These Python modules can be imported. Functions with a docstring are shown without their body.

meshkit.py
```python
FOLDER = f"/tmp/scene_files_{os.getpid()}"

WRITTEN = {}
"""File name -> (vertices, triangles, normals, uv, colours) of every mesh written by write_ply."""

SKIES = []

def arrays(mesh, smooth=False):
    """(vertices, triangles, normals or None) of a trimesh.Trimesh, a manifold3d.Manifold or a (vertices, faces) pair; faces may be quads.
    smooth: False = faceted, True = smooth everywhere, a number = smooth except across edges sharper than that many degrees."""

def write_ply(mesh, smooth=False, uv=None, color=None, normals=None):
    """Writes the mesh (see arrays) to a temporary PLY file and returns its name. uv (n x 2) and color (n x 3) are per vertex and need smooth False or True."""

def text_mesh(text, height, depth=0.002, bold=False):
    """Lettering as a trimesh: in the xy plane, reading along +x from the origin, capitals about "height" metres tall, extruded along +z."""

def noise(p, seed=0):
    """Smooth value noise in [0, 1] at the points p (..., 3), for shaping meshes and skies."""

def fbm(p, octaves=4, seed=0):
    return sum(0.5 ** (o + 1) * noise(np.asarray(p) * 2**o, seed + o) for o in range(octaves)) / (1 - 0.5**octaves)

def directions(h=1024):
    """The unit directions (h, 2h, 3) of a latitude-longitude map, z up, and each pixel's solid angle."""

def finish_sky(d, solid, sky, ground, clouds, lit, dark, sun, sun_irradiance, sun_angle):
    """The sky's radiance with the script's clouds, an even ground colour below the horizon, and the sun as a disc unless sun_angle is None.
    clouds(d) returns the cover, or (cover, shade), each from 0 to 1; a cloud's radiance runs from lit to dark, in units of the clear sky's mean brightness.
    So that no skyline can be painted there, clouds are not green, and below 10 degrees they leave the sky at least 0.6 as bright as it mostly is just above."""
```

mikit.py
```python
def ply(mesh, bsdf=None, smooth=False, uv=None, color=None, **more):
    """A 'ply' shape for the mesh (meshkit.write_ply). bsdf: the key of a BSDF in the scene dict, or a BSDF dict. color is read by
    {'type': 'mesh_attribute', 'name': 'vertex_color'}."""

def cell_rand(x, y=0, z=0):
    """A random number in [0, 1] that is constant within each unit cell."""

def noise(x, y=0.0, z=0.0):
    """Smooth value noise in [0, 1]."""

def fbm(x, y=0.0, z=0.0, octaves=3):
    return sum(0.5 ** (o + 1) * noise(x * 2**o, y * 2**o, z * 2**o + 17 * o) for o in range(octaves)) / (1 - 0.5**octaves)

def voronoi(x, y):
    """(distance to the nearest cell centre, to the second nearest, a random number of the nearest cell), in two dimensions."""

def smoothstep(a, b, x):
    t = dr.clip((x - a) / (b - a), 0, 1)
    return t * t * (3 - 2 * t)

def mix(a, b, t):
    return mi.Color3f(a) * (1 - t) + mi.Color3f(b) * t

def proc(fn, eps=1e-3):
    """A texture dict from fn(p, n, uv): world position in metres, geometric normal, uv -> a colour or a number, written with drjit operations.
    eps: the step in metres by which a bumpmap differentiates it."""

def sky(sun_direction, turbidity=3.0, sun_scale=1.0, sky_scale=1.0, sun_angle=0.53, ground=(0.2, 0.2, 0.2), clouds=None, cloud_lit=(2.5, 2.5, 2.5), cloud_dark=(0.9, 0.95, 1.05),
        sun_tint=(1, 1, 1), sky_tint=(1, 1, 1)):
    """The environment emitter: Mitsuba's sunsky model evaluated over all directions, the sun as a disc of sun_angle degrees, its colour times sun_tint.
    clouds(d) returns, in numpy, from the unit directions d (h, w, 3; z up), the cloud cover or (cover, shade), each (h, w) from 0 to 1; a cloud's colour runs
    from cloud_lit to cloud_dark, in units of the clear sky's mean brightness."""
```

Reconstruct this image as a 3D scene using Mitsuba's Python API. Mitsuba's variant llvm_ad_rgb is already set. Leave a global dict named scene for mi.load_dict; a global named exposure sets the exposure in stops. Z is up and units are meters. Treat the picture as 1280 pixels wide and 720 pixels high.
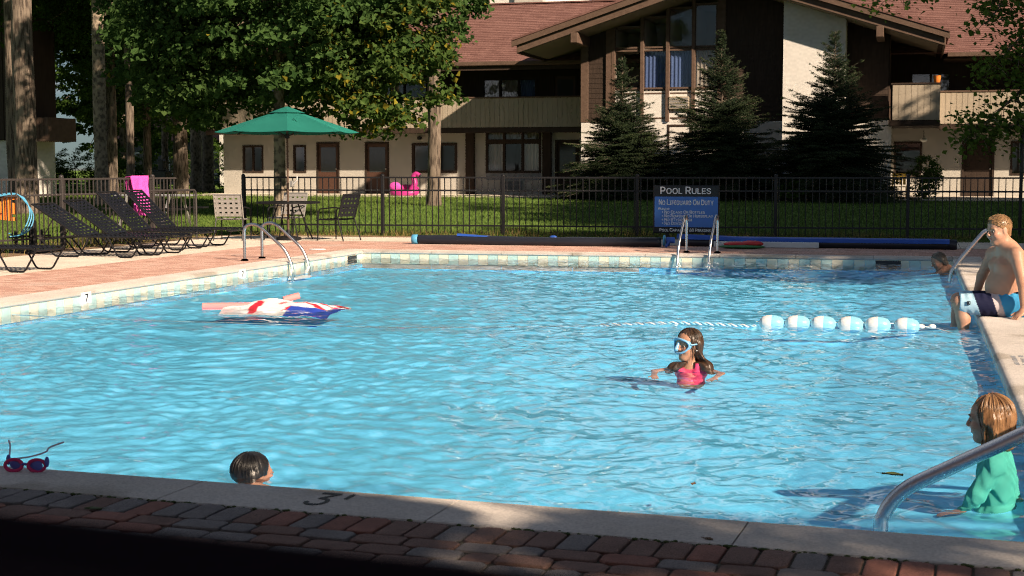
import math, random
import numpy as np, trimesh, mitsuba as mi, drjit as dr
import mikit, meshkit
from shapely.geometry import Polygon, box as sbox
from mikit import noise, fbm, voronoi, cell_rand, smoothstep, mix, proc
T = mi.ScalarTransform4f
scene, labels = {'type': 'scene'}, {}

# ---------------------------------------------------------------- camera, sky, exposure
YAW, PITCH, FPX = math.radians(15.16), math.radians(4.574), 1850.0
EYE = np.array([0.0, 0.0, 1.35])
FWD = np.array([-math.sin(YAW) * math.cos(PITCH), math.cos(YAW) * math.cos(PITCH), -math.sin(PITCH)])
scene['camera'] = {'type': 'thinlens', 'fov': math.degrees(2 * math.atan(640 / FPX)), 'fov_axis': 'x', 'near_clip': 0.05, 'far_clip': 3000.0,
                   'aperture_radius': 0.0028, 'focus_distance': 12.0,
                   'to_world': T().look_at(origin=EYE.tolist(), target=(EYE + FWD).tolist(), up=[0, 0, 1])}
SUN = np.array([0.723, -0.506, 0.469])
def clouds(d):      # scattered fair weather cumulus
    q = d / np.maximum(d[..., 2:] + .22, .05)
    n = meshkit.fbm(np.stack([q[..., 0] * 3.0, q[..., 1] * 3.0, d[..., 0] * 0 + 4.2], -1), 5, 6)
    return np.clip((n - .56) / .07, 0, 1) * .95, np.clip((n - .66) / .2, 0, .6)
scene['sky'] = mikit.sky(SUN.tolist(), turbidity=2.4, sky_scale=0.27, sun_tint=(1.0, 1.015, 1.16), sun_angle=0.8, clouds=clouds, cloud_lit=(6, 6.1, 6.4), cloud_dark=(2.6, 2.8, 3.2))
exposure = 2.45

# ---------------------------------------------------------------- helpers
def num(key):
    k, n = key, 0
    while k in scene or k in labels or any(False for _ in ()):
        n += 1
        k = f'{key}_{n:03d}'
    return k
USED = set()
def uniq(key):
    k, n = key, 0
    while k in USED:
        n += 1
        k = f'{key}_{n:03d}'
    USED.add(k)
    return k
def thing(key, label, cat, group=None):
    k = uniq(key)
    labels[k] = {'label': label, 'category': cat}
    if group: labels[k]['group'] = group
    return k
def struct(key, mesh=None, bsdf=None, smooth=False, label=None, **kw):
    k = uniq(key)
    labels[k] = {'kind': 'structure'}
    if label: labels[k]['label'] = label
    if mesh is not None: scene[k] = mikit.ply(mesh, bsdf, smooth=smooth, **kw)
    return k
def stuff(key, mesh, bsdf, label, cat, smooth=False, **kw):
    k = uniq(key)
    labels[k] = {'kind': 'stuff', 'label': label, 'category': cat}
    scene[k] = mikit.ply(mesh, bsdf, smooth=smooth, **kw)
    return k
def whole(key, mesh, bsdf, label, cat, group=None, smooth=30, **kw):
    k = thing(key, label, cat, group)
    scene[k] = mikit.ply(mesh, bsdf, smooth=smooth, **kw)
    return k
def part(parent, name, mesh, bsdf, smooth=30, label=None, kind=None, **kw):
    k = uniq(parent + '__' + name)
    scene[k] = mikit.ply(mesh, bsdf, smooth=smooth, **kw)
    if label or kind:
        labels[k] = {}
        if label: labels[k]['label'] = label
        if kind: labels[k]['kind'] = kind
    return k
def cat(ms):
    return trimesh.util.concatenate([m for m in ms if m is not None])
def V(*a): return np.array(a, float)
def unit(a):
    a = np.asarray(a, float); return a / (np.linalg.norm(a) + 1e-12)
def hull(p):
    return trimesh.convex.convex_hull(np.asarray(p, float))
def box(x0, x1, y0, y1, z0, z1):
    m = trimesh.creation.box(extents=(abs(x1 - x0), abs(y1 - y0), abs(z1 - z0)))
    m.apply_translation(((x0 + x1) / 2, (y0 + y1) / 2, (z0 + z1) / 2)); return m
def cbox(x0, x1, y0, y1, z0, z1, c=0.01):
    p = []
    for x, sx in ((x0, 1), (x1, -1)):
        for y, sy in ((y0, 1), (y1, -1)):
            for z, sz in ((z0, 1), (z1, -1)):
                p += [(x, y + sy * c, z + sz * c), (x + sx * c, y, z + sz * c), (x + sx * c, y + sy * c, z)]
    return hull(p)
def prism(poly, z0, z1):
    if not isinstance(poly, Polygon): poly = Polygon(poly)
    m = trimesh.creation.extrude_polygon(poly, z1 - z0, engine='earcut'); m.apply_translation((0, 0, z0)); return m
def place(m, M):
    m = m.copy(); m.apply_transform(M); return m
def frame(o, x, y, z):
    M = np.eye(4); M[:3, 0], M[:3, 1], M[:3, 2], M[:3, 3] = x, y, z, o; return M
def rotz(a, o=(0, 0, 0)):
    M = trimesh.transformations.rotation_matrix(a, (0, 0, 1)); M[:3, 3] = o; return M
def spline(pts, n=8):
    pts = np.asarray(pts, float)
    P = np.vstack([2 * pts[0] - pts[1], pts, 2 * pts[-1] - pts[-2]])
    out = []
    for i in range(1, len(P) - 2):
        for t in np.linspace(0, 1, n, endpoint=False):
            a, b, c, d = P[i - 1:i + 3]
            out.append(0.5 * (2 * b + (c - a) * t + (2 * a - 5 * b + 4 * c - d) * t * t + (3 * b - a - 3 * c + d) * t ** 3))
    out.append(pts[-1]); return np.array(out)
def fillet(pts, r=0.08, n=6):
    pts = [np.asarray(p, float) for p in pts]; out = [pts[0]]
    for a, b, c in zip(pts, pts[1:], pts[2:]):
        u, v = unit(a - b), unit(c - b)
        q = min(r, np.linalg.norm(a - b) * .49, np.linalg.norm(c - b) * .49)
        for t in np.linspace(0, 1, n):
            out.append((1 - t) ** 2 * (b + u * q) + 2 * t * (1 - t) * b + t * t * (b + v * q))
    out.append(pts[-1]); return np.array(out)
def tube(pts, r, n=8, caps=True):
    pts = np.asarray(pts, float); r = np.broadcast_to(np.asarray(r, float), (len(pts),))
    t = np.gradient(pts, axis=0); t /= np.linalg.norm(t, axis=1, keepdims=True) + 1e-12
    a = np.cross(t[0], (0, 0, 1) if abs(t[0][2]) < .9 else (1, 0, 0)); a = unit(a)
    vs, ang = [], np.arange(n) * 2 * np.pi / n
    for i in range(len(pts)):
        a = unit(a - t[i] * (a @ t[i])); b = np.cross(t[i], a)
        vs.append(pts[i] + r[i] * (np.cos(ang)[:, None] * a + np.sin(ang)[:, None] * b))
    v = np.vstack(vs); f = []
    k = np.arange(n); k2 = (k + 1) % n
    for i in range(len(pts) - 1):
        f.append(np.stack([i * n + k, i * n + k2, (i + 1) * n + k2], 1)); f.append(np.stack([i * n + k, (i + 1) * n + k2, (i + 1) * n + k], 1))
    if caps:
        c0, c1 = len(v), len(v) + 1
        v = np.vstack([v, pts[0], pts[-1]]); e = (len(pts) - 1) * n
        f.append(np.stack([k2, k, k * 0 + c0], 1)); f.append(np.stack([e + k, e + k2, k * 0 + c1], 1))
    return trimesh.Trimesh(v, np.vstack(f), process=False)
def bar(a, b, w, h):
    """rectangular bar from a to b, w wide (horizontal), h tall"""
    a, b = np.asarray(a, float), np.asarray(b, float); t = unit(b - a)
    s = np.cross(t, (0, 0, 1)) if abs(t[2]) < .95 else np.array([1.0, 0, 0]); s = unit(s); u = np.cross(s, t)
    p = [q + s * w / 2 * i + u * h / 2 * j for q in (a, b) for i in (-1, 1) for j in (-1, 1)]
    return hull(p)
def lathe(prof, n=24, o=(0, 0, 0)):
    prof = np.asarray(prof, float); ang = np.arange(n) * 2 * np.pi / n
    v = np.stack([prof[:, None, 0] * np.cos(ang), prof[:, None, 0] * np.sin(ang), np.repeat(prof[:, 1:], n, 1)], -1).reshape(-1, 3) + np.asarray(o)
    k = np.arange(n); k2 = (k + 1) % n; f = []
    for i in range(len(prof) - 1):
        f.append(np.stack([i * n + k, i * n + k2, (i + 1) * n + k2], 1)); f.append(np.stack([i * n + k, (i + 1) * n + k2, (i + 1) * n + k], 1))
    return trimesh.Trimesh(v, np.vstack(f), process=False)
def ball(c, r, sub=2):
    m = trimesh.creation.icosphere(subdivisions=sub); m.apply_scale(np.broadcast_to(r, (3,))); m.apply_translation(c); return m
def gridmesh(P):
    """P (a, b, 3) -> mesh"""
    a, b = P.shape[:2]; i = np.arange(a * b).reshape(a, b)
    q = np.stack([i[:-1, :-1], i[1:, :-1], i[1:, 1:], i[:-1, 1:]], -1).reshape(-1, 4)
    return trimesh.Trimesh(P.reshape(-1, 3), np.vstack([q[:, [0, 1, 2]], q[:, [0, 2, 3]]]), process=False)
def shell(P, th):
    """sheet with a thickness: P (a,b,3)"""
    m = gridmesh(P); n = m.vertex_normals
    v = np.vstack([m.vertices + n * th / 2, m.vertices - n * th / 2]); k = len(m.vertices); a, b = P.shape[:2]
    i = np.arange(a * b).reshape(a, b)
    rim = np.concatenate([i[0, :], i[1:, -1], i[-1, -2::-1], i[-2:0:-1, 0]]); r2 = np.roll(rim, -1)
    f = np.vstack([m.faces, m.faces[:, ::-1] + k, np.stack([rim, r2 + k, r2], 1), np.stack([rim, rim + k, r2 + k], 1)])
    return trimesh.Trimesh(v, f, process=False)

def squash(m, w=-.10, k=.35):
    """the shallow depth that water shows: what stands below the surface is built proportionally shorter, as deep as the basin"""
    v = np.array(m.vertices); v[:, 2] = np.where(v[:, 2] < w, w + (v[:, 2] - w) * k, v[:, 2]); return trimesh.Trimesh(v, m.faces, process=False)

# ---------------------------------------------------------------- materials
def M(name, rgb, rough=0.6, spec=0.4, metal=0.0, **kw):
    c = rgb if isinstance(rgb, dict) else {'type': 'rgb', 'value': list(rgb)}
    b = {'type': 'principled', 'base_color': c, 'roughness': rough, 'specular': spec, 'metallic': metal, **kw}
    scene[name] = {'type': 'twosided', 'bsdf': b}
    return name
def bumped(name, height, scale=1.0, eps=1e-3):
    inner = scene[name]['bsdf']
    scene[name] = {'type': 'twosided', 'bsdf': {'type': 'bumpmap', 'arbitrary': proc(height, eps=eps), 'scale': scale, 'bsdf': inner}}
VC = {'type': 'mesh_attribute', 'name': 'vertex_color'}
M('m_concrete', proc(lambda p, n, uv: mix((.40, .365, .33), (.56, .515, .475), fbm(p.x * 3, p.y * 3, p.z * 3, 4)) * (0.86 + .28 * noise(p.x * 120, p.y * 120, p.z * 120)) * mix((.72, .70, .66), (1, 1, 1), smoothstep(.30, .42, fbm(p.x * 1.7 + 9, p.y * 1.7, 3.0, 4)))), .85)
bumped('m_concrete', lambda p, n, uv: .0016 * noise(p.x * 95, p.y * 95, p.z * 95) + .003 * fbm(p.x * 14, p.y * 14, p.z * 14, 3))
M('m_slab', proc(lambda p, n, uv: mix((.42, .37, .31), (.56, .50, .43), fbm(p.x * 2, p.y * 2, 0., 4)) * (0.9 + .2 * noise(p.x * 60, p.y * 60))), .85)
def brickdeck(p, n, uv):
    v = dr.floor(p.y / .105); u = dr.floor(p.x / .21 + .5 * (v - 2 * dr.floor(v / 2)))
    fu = p.x / .21 + .5 * (v - 2 * dr.floor(v / 2)) - u; fv = p.y / .105 - v
    r = cell_rand(u, v, 3)
    joint = smoothstep(.0, .03, fu) * smoothstep(1., .97, fu) * smoothstep(.0, .06, fv) * smoothstep(1., .94, fv)
    c = mix((.34, .185, .145), (.48, .315, .26), r)
    c = mix(c, (.42, .34, .30), .5 * smoothstep(.55, .8, fbm(p.x * 1.3, p.y * 1.3, 2., 3)))
    return mix((.22, .17, .13), c, joint) * (0.85 + .3 * noise(p.x * 80, p.y * 80))
M('m_brickdeck', proc(brickdeck), .85)
def paver(a, b):
    return proc(lambda p, n, uv: mix(a, b, fbm(p.x * 9, p.y * 9, p.z * 9, 3)) * (0.72 + .56 * noise(p.x * 210, p.y * 210, p.z * 210)))
M('m_paver_red', paver((.16, .07, .052), (.26, .115, .088)), .8)
M('m_paver_brown', paver((.12, .068, .054), (.19, .115, .095)), .8)
M('m_paver_grey', paver((.12, .105, .105), (.20, .18, .175)), .8)
for k in ('m_paver_red', 'm_paver_brown', 'm_paver_grey'):
    bumped(k, lambda p, n, uv: .0022 * noise(p.x * 150, p.y * 150, p.z * 150) + .004 * fbm(p.x * 30, p.y * 30, p.z * 30, 2))
M('m_sand', proc(lambda p, n, uv: mix((.035, .03, .022), (.10, .085, .06), noise(p.x * 90, p.y * 90))), .95)
M('m_pool', proc(lambda p, n, uv: mix((.115, .59, .95), (.155, .635, .97), fbm(p.x * 1.5, p.y * 1.5, p.z * 1.5, 3)) * (.93 + .14 * noise(p.x * 40, p.y * 40, p.z * 40))), .6)
M('m_tile_cream', (.70, .66, .51), .25); M('m_tile_aqua', (.46, .62, .58), .25); M('m_tile_white', (.78, .78, .76), .25); M('m_ink', (.02, .02, .025), .5)
scene['m_water'] = {'type': 'thindielectric', 'int_ior': 1.21}
M('m_lawn', proc(lambda p, n, uv: mix((.050, .095, .018), (.105, .165, .035), fbm(p.x * .8, p.y * .8, 0., 4)) * (0.6 + .8 * noise(p.x * 26, p.y * 14)) * (0.7 + .6 * noise(p.x * 4.5, p.y * 4.5, 4.))), .9, .1)
M('m_soil', proc(lambda p, n, uv: mix((.10, .065, .04), (.20, .14, .085), fbm(p.x * 6, p.y * 6, 0., 3))), .95)
scene['m_leaf'] = {'type': 'principledthin', 'base_color': VC, 'roughness': .45, 'diff_trans': .7, 'spec_trans': 0.0}
M('m_needle', VC, .6, .2)
M('m_blade', VC, .7, .2)
M('m_vc', VC, .6, .3)
def bark(a, b, sx=24, sz=3.2):
    return lambda p, n, uv: mix(a, b, smoothstep(.30, .62, fbm(p.x * sx, p.y * sx, p.z * sz, 3))) * (.75 + .5 * noise(p.x * 7, p.y * 7, p.z * 2.))
M('m_bark', proc(bark((.07, .055, .045), (.21, .17, .135))), .9, .1)
bumped('m_bark', lambda p, n, uv: .03 * fbm(p.x * 24, p.y * 24, p.z * 3.2, 3), eps=4e-3)
M('m_bark_pale', proc(bark((.12, .10, .08), (.33, .27, .205), 14, 9)), .9, .1)
bumped('m_bark_pale', lambda p, n, uv: .03 * fbm(p.x * 14, p.y * 14, p.z * 9, 3), eps=4e-3)
M('m_stucco', proc(lambda p, n, uv: mix((.45, .43, .385), (.52, .495, .445), fbm(p.x * 1.2, p.y * 1.2, p.z * 1.2, 4))), .9, .2)
M('m_stucco_white', proc(lambda p, n, uv: mix((.66, .64, .60), (.74, .72, .68), fbm(p.x * 1.6, p.y * 1.6, p.z * 1.6, 4)) * (.92 + .16 * noise(p.x * 14, p.y * 14, p.z * 14))), .9, .2)
M('m_darkwood', proc(lambda p, n, uv: mix((.028, .019, .014), (.06, .04, .03), fbm(p.x * 30, p.y * 30, p.z * 2.5, 3))), .75, .25)
M('m_trim', proc(lambda p, n, uv: mix((.09, .058, .042), (.15, .10, .075), fbm(p.x * 9, p.y * 9, p.z * 9, 3))), .7, .25)
M('m_rake', (.26, .20, .165), .7); M('m_soffit', (.20, .165, .12), .8)
M('m_board', proc(lambda p, n, uv: mix((.34, .29, .22), (.45, .39, .31), fbm(p.x * 3, p.y * 3, p.z * .8, 3))), .8, .2)
M('m_shingle', proc(lambda p, n, uv: mix((.14, .072, .063), (.225, .124, .108), cell_rand(dr.floor(p.x / .32 + .5 * dr.floor(p.z * 13)), dr.floor(p.z / .074), 5) * .65 + .35 * fbm(p.x * .7, p.y * .7, p.z * .7, 3))), .9, .1)
M('m_room', (.34, .30, .26), .9); M('m_curtain', (.30, .27, .23), .9); M('m_curtain_blue', (.07, .115, .26), .9); M('m_door', (.085, .042, .028), .5)
scene['m_glass'] = {'type': 'thindielectric', 'int_ior': 1.5}
M('m_greywall', (.25, .26, .28), .8); M('m_bluegrey', (.10, .11, .135), .8)
M('m_black', (.012, .012, .014), .42, .4); M('m_fence', (.05, .043, .042), .45, .5); M('m_fence_black', (.012, .012, .014), .5, .4)
M('m_strap', (.009, .010, .016), .45, .4); M('m_strap_pale', (.36, .34, .32), .4, .5); M('m_alu', (.55, .53, .5), .3, .5, .6)
scene['m_steel'] = {'type': 'roughconductor', 'material': 'none', 'specular_reflectance': {'type': 'rgb', 'value': [.66, .66, .68]}, 'alpha': .16}
M('m_umbrella', proc(lambda p, n, uv: mix((.012, .14, .112), (.018, .175, .14), fbm(p.x * 3, p.y * 3, p.z * 3, 3))), .8, .2, sheen=.3)
M('m_cover_black', (.016, .018, .028), .35, .5); M('m_cover_blue', (.025, .09, .42), .4, .5); M('m_foam', (.62, .64, .66), .7)
M('m_sign_blue', (.06, .19, .58), .35); M('m_white', (.78, .78, .78), .5); M('m_red', (.55, .035, .04), .45); M('m_green', (.03, .16, .05), .5); M('m_orange', (.80, .24, .04), .45)
M('m_pink', (.78, .10, .50), .85); M('m_pink_noodle', (.82, .30, .30), .7); M('m_flamingo', (.50, .04, .24), .4); M('m_yellow', (.75, .48, .06), .6)
M('m_navy', (.012, .014, .026), .9, .05); M('m_hose', (.10, .38, .62), .4); M('m_float_blue', (.25, .60, .80), .3); M('m_rope', (.72, .74, .76), .6)
M('m_skin', VC, .48, .4); M('m_hair', VC, .38, .5); M('m_cloth', VC, .75, .2); M('m_eye', (.015, .012, .01), .15, .6); M('m_eyewhite', (.36, .33, .31), .35)
M('m_lens', (.35, .55, .68), .12, .6); M('m_mask', (.20, .45, .68), .25, .5)
scene['m_clear'] = {'type': 'thindielectric', 'int_ior': 1.35}
M('m_goggle_red', (.55, .03, .14), .3); M('m_goggle_blue', (.10, .12, .45), .3); M('m_silicone', (.62, .60, .70), .3)
M('m_globe', (.8, .8, .76), .3)
# ================================================================ SETTING
rng = np.random.default_rng(7)
PA, PB, PC, PD = V(-8.88, 6.14), V(.60, 5.62), V(.60, 23.65), V(-8.88, 23.24)   # pool corners, inner coping edge
POOL = Polygon([PA, PB, PC, PD])
COP = POOL.buffer(.42, join_style='mitre')
WATER = -.10
# lawn: one sheet, rising gently towards the lodge
def lawn_z(x, y):
    t = np.clip((y - 29) / 19.0, 0, 1); return -.02 + .36 * t * t * (3 - 2 * t)
xs = np.unique(np.concatenate([np.linspace(-900, -60, 12), np.linspace(-60, 40, 51), np.linspace(40, 900, 12)]))
ys = np.unique(np.concatenate([np.linspace(-900, -20, 12), np.linspace(-20, 100, 81), np.linspace(100, 1500, 12)]))
X, Y = np.meshgrid(xs, ys, indexing='ij')
ZL = lawn_z(X, Y)
inside = (X > -13.2) & (X < 10.5) & (Y > -12) & (Y < 28.2)
ZL = np.where(inside, -3.2, ZL)
struct('lawn', gridmesh(np.stack([X, Y, ZL], -1)), 'm_lawn', smooth=False)
# deck
LEFTX = -13.25
far_y = lambda x: 27.6 + .09 * (x + 13.4)
DECK = Polygon([(LEFTX - 1.3, -14), (12, -14), (12, far_y(12)), (LEFTX - .8, far_y(LEFTX - .8))])
BR = Polygon([(-11.2, -14), (12, -14), (12, 26.6), (-11.2, 26.2)])
NEAR = Polygon([(-6.0, 2.8), (2.2, 2.8), (2.2, 5.62 - .42 - .094), (-6.0, 5.565)])
brick_zone = BR.difference(COP).difference(sbox(-6.0, 2.8, 2.2, 5.9))
struct('brick_deck', cat([prism(g, -.25, 0) for g in getattr(brick_zone, 'geoms', [brick_zone]) if g.area > .01]), 'm_brickdeck')
slab = DECK.difference(BR)
k = struct('concrete_walk')
part(k, 'base', cat([prism(g, -.25, -.006) for g in getattr(slab, 'geoms', [slab])]), 'm_sand')
for i in range(10):
    y0 = 9 + 1.85 * i
    part(k, 'panel', cbox(LEFTX - .25, -11.207, y0 + .006, min(y0 + 1.85, 26.1) - .006, -.1, .002, .006), 'm_slab', False)
for i in range(13):
    x0 = -13.6 + 1.6 * i
    part(k, 'panel', hull([(x, y, z) for (x, y) in ((x0 + .006, 26.27 + .017 * (x0 + 11)), (x0 + 1.594, 26.27 + .017 * (x0 + 12.6)), (x0 + 1.594, far_y(x0 + 1.6) - .01), (x0 + .006, far_y(x0) - .01)) for z in (-.1, .003)]), 'm_slab', False)
struct('dirt_strip', gridmesh(np.stack([np.broadcast_to(a, (40,)) for a in ()], -1)) if False else cat([
    prism([(-14.35, 10), (-13.45, 10), (-13.45, 27.9), (-14.2, 27.9)], -.06, .0), prism([(-13.6, 27.59), (9, 29.6), (9, 30.35), (-13.6, 28.5)], -.06, .004)]), 'm_soil')
# near brick paving: every brick on its own
pav = struct('brick_paving', prism(sbox(-6.0, 2.8, 2.2, 5.9).difference(COP), -.2, -.011), 'm_sand')
e = unit(V(PB[0] - PA[0], PB[1] - PA[1])); nrm = V(e[1], -e[0])      # along the near edge; outward
O = V(*PA) + nrm * .425
cols = ['m_paver_red', 'm_paver_brown', 'm_paver_grey', 'm_paver_brown']
d0 = 0.0
for row in range(9):
    dep, w = (.235, .119) if row == 0 else (.125, .205)
    x = 2.6 + (.0 if row % 2 else .07) + rng.uniform(0, .05)
    while x < 11.0:
        ww = w * (1 if row == 0 else rng.choice([1, 1, 1, .62])) * rng.uniform(.97, 1.03)
        c = rng.uniform(.008, .014); zt = rng.normal(0, .0022); tilt = rng.normal(0, .004, 2)
        a0, a1, b0, b1 = x + .004, x + ww - .004, d0 + .005, d0 + dep - .005
        p = []
        for (a, sa) in ((a0, 1), (a1, -1)):
            for (b, sb) in ((b0, 1), (b1, -1)):
                r = c * rng.uniform(1.0, 2.2)
                for (da, db) in ((0, r), (r, 0)):
                    for z, ins in ((-.05, 0), (-.010, 0), (-.003, .0025), (0, .008)):
                        aa, bb = a + sa * (da + ins), b + sb * (db + ins)
                        q = O + e * aa + nrm * bb
                        p.append((q[0], q[1], z + zt + (tilt[0] * (aa - x - ww / 2) + tilt[1] * (bb - d0 - dep / 2)) * (z > -.03)))
        q = O + e * (x + ww / 2) + nrm * (d0 + dep / 2)
        if -.70 * q[1] - .35 < q[0] < .07 * q[1] + .35:
            part(pav, 'brick', hull(p), cols[rng.integers(0, 4)] if rng.random() > .12 else 'm_paver_grey', smooth=25)
        x += ww
    d0 += dep
# coping slabs with rounded inner edge
cop = struct('pool_coping')
def coping_run(A, B, length, key='m_concrete'):
    A, B = V(*A), V(*B); L = np.linalg.norm(B - A); t = (B - A) / L; o = V(t[1], -t[0]); n = max(1, round(L / length)); w = L / n
    prof = [(.42, -.30), (.42, -.006), (.414, 0), (.045, 0.0)] + [(.045 - .05 * math.sin(a), -.03 + .03 * math.cos(a)) for a in np.linspace(.3, 2.6, 6)] + [(.03, -.06), (.03, -.30)]
    for i in range(n):
        g = .0035
        nseg = max(2, int(w / .12)); ss = np.linspace(i * w + g, (i + 1) * w - g, nseg)
        P = np.zeros((nseg, len(prof), 3))
        for j, s in enumerate(ss):
            for m, (a, z) in enumerate(prof):
                wob = .004 * (meshkit.noise(V(s * 5, a * 3, A[0])) - .5) if z > -.05 and a < .1 else 0
                P[j, m] = (*(A + t * s + o * (a + wob)), z)
        mesh = gridmesh(P)
        for j, fl in ((0, 1), (nseg - 1, -1)):
            k = np.arange(1, len(prof) - 1) + j * len(prof); b0 = j * len(prof)
            f = np.stack([k * 0 + b0, k, k + 1], 1)
            mesh = trimesh.Trimesh(mesh.vertices, np.vstack([mesh.faces, f if fl > 0 else f[:, ::-1]]), process=False)
        part(cop, 'slab', mesh, key, smooth=28)
coping_run(PA, PB, 1.25); coping_run(PB, PC, 1.25); coping_run(PC, PD, 1.25); coping_run(PD, PA, 1.25)
for q, (sx, sy) in ((PA, (-1, -1)), (PB, (1, -1)), (PC, (1, 1)), (PD, (-1, 1))):
    part(cop, 'corner_block', cbox(q[0] + (sx * .004), q[0] + sx * .425, q[1] + sy * .03, q[1] + sy * .425 , -.30, .0015, .005) if True else None, 'm_concrete', False)
ms_ = []
for _ in range(420):
    t_ = rng.uniform(3.0, 10.2); q = V(*PA) + e * t_ + nrm * (.4215 + rng.normal(.004, .006)); s_ = rng.uniform(.003, .009)
    if rng.random() < .35 + .65 * meshkit.noise(V(t_ * 3, 1, 2)): ms_.append(ball((q[0], q[1], -.005 + s_ * .2), (s_ * 1.6, s_ * 1.2, s_ * .7), 0))
M('m_moss', (.055, .075, .025), .95)
stuff('moss', cat(ms_), 'm_moss', 'dark moss in the joint between the near coping and the bricks', 'moss', smooth=True)
# painted depth figure on the near coping
def lay_text(txt, h, o, xdir, ydir, depth=.0015, sx=1.0, bold=True):
    m = meshkit.text_mesh(txt, h, depth, bold); m.apply_scale((sx, 1, 1)); xdir, ydir = unit(xdir), unit(ydir); m.apply_transform(frame(o, xdir, ydir, np.cross(xdir, ydir))); return m
part(cop, 'depth_number', lay_text("3'", .225, (-2.385, 5.47, .0012), (*e, 0), (-nrm[0], -nrm[1], 0), sx=.62, bold=False), 'm_ink', False, label="dark painted 3' depth mark")
st = []
for j in range(3):
    x = .0
    while x < .52:
        w = rng.uniform(.02, .07)
        if rng.random() < .72: st.append(cbox(.70 + .055 * j + rng.uniform(0, .01), .735 + .055 * j, 10.75 + x, 10.75 + x + w, .0008, .0022, .0003))
        x += w + rng.uniform(.012, .03)
part(cop, 'worn_marking', cat(st), 'm_greywall', False, label='worn grey stencil marking on the right coping')
# pool basin
def quad(a, b, c, d): return trimesh.Trimesh([a, b, c, d], [[0, 1, 2], [0, 2, 3]], process=False)
def depth(y): return -.27 if y < 11 else -.27 - (y - 11) / 12.5 * .08
cs = [PA, PB, PC, PD]; off = .032
IN = [V(*c) for c in POOL.buffer(-.0, join_style='mitre').exterior.coords[:-1]]
def ins(p): return V(p[0] - off if p[0] > -4 else p[0] + off * -1, p[1])
wl = []
W4 = [V(PA[0] - .03, PA[1] - .03), V(PB[0] + .03, PB[1] - .03), V(PC[0] + .03, PC[1] + .03), V(PD[0] - .03, PD[1] + .03)]
for a, b in zip(W4, W4[1:] + W4[:1]):
    n = 24
    pts = np.array([[[*(a + (b - a) * t), z if z > -1.5 else depth((a + (b - a) * t)[1])] for z in (-.05, -.22, -2)] for t in np.linspace(0, 1, n)])
    wl.append(gridmesh(pts))
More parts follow.
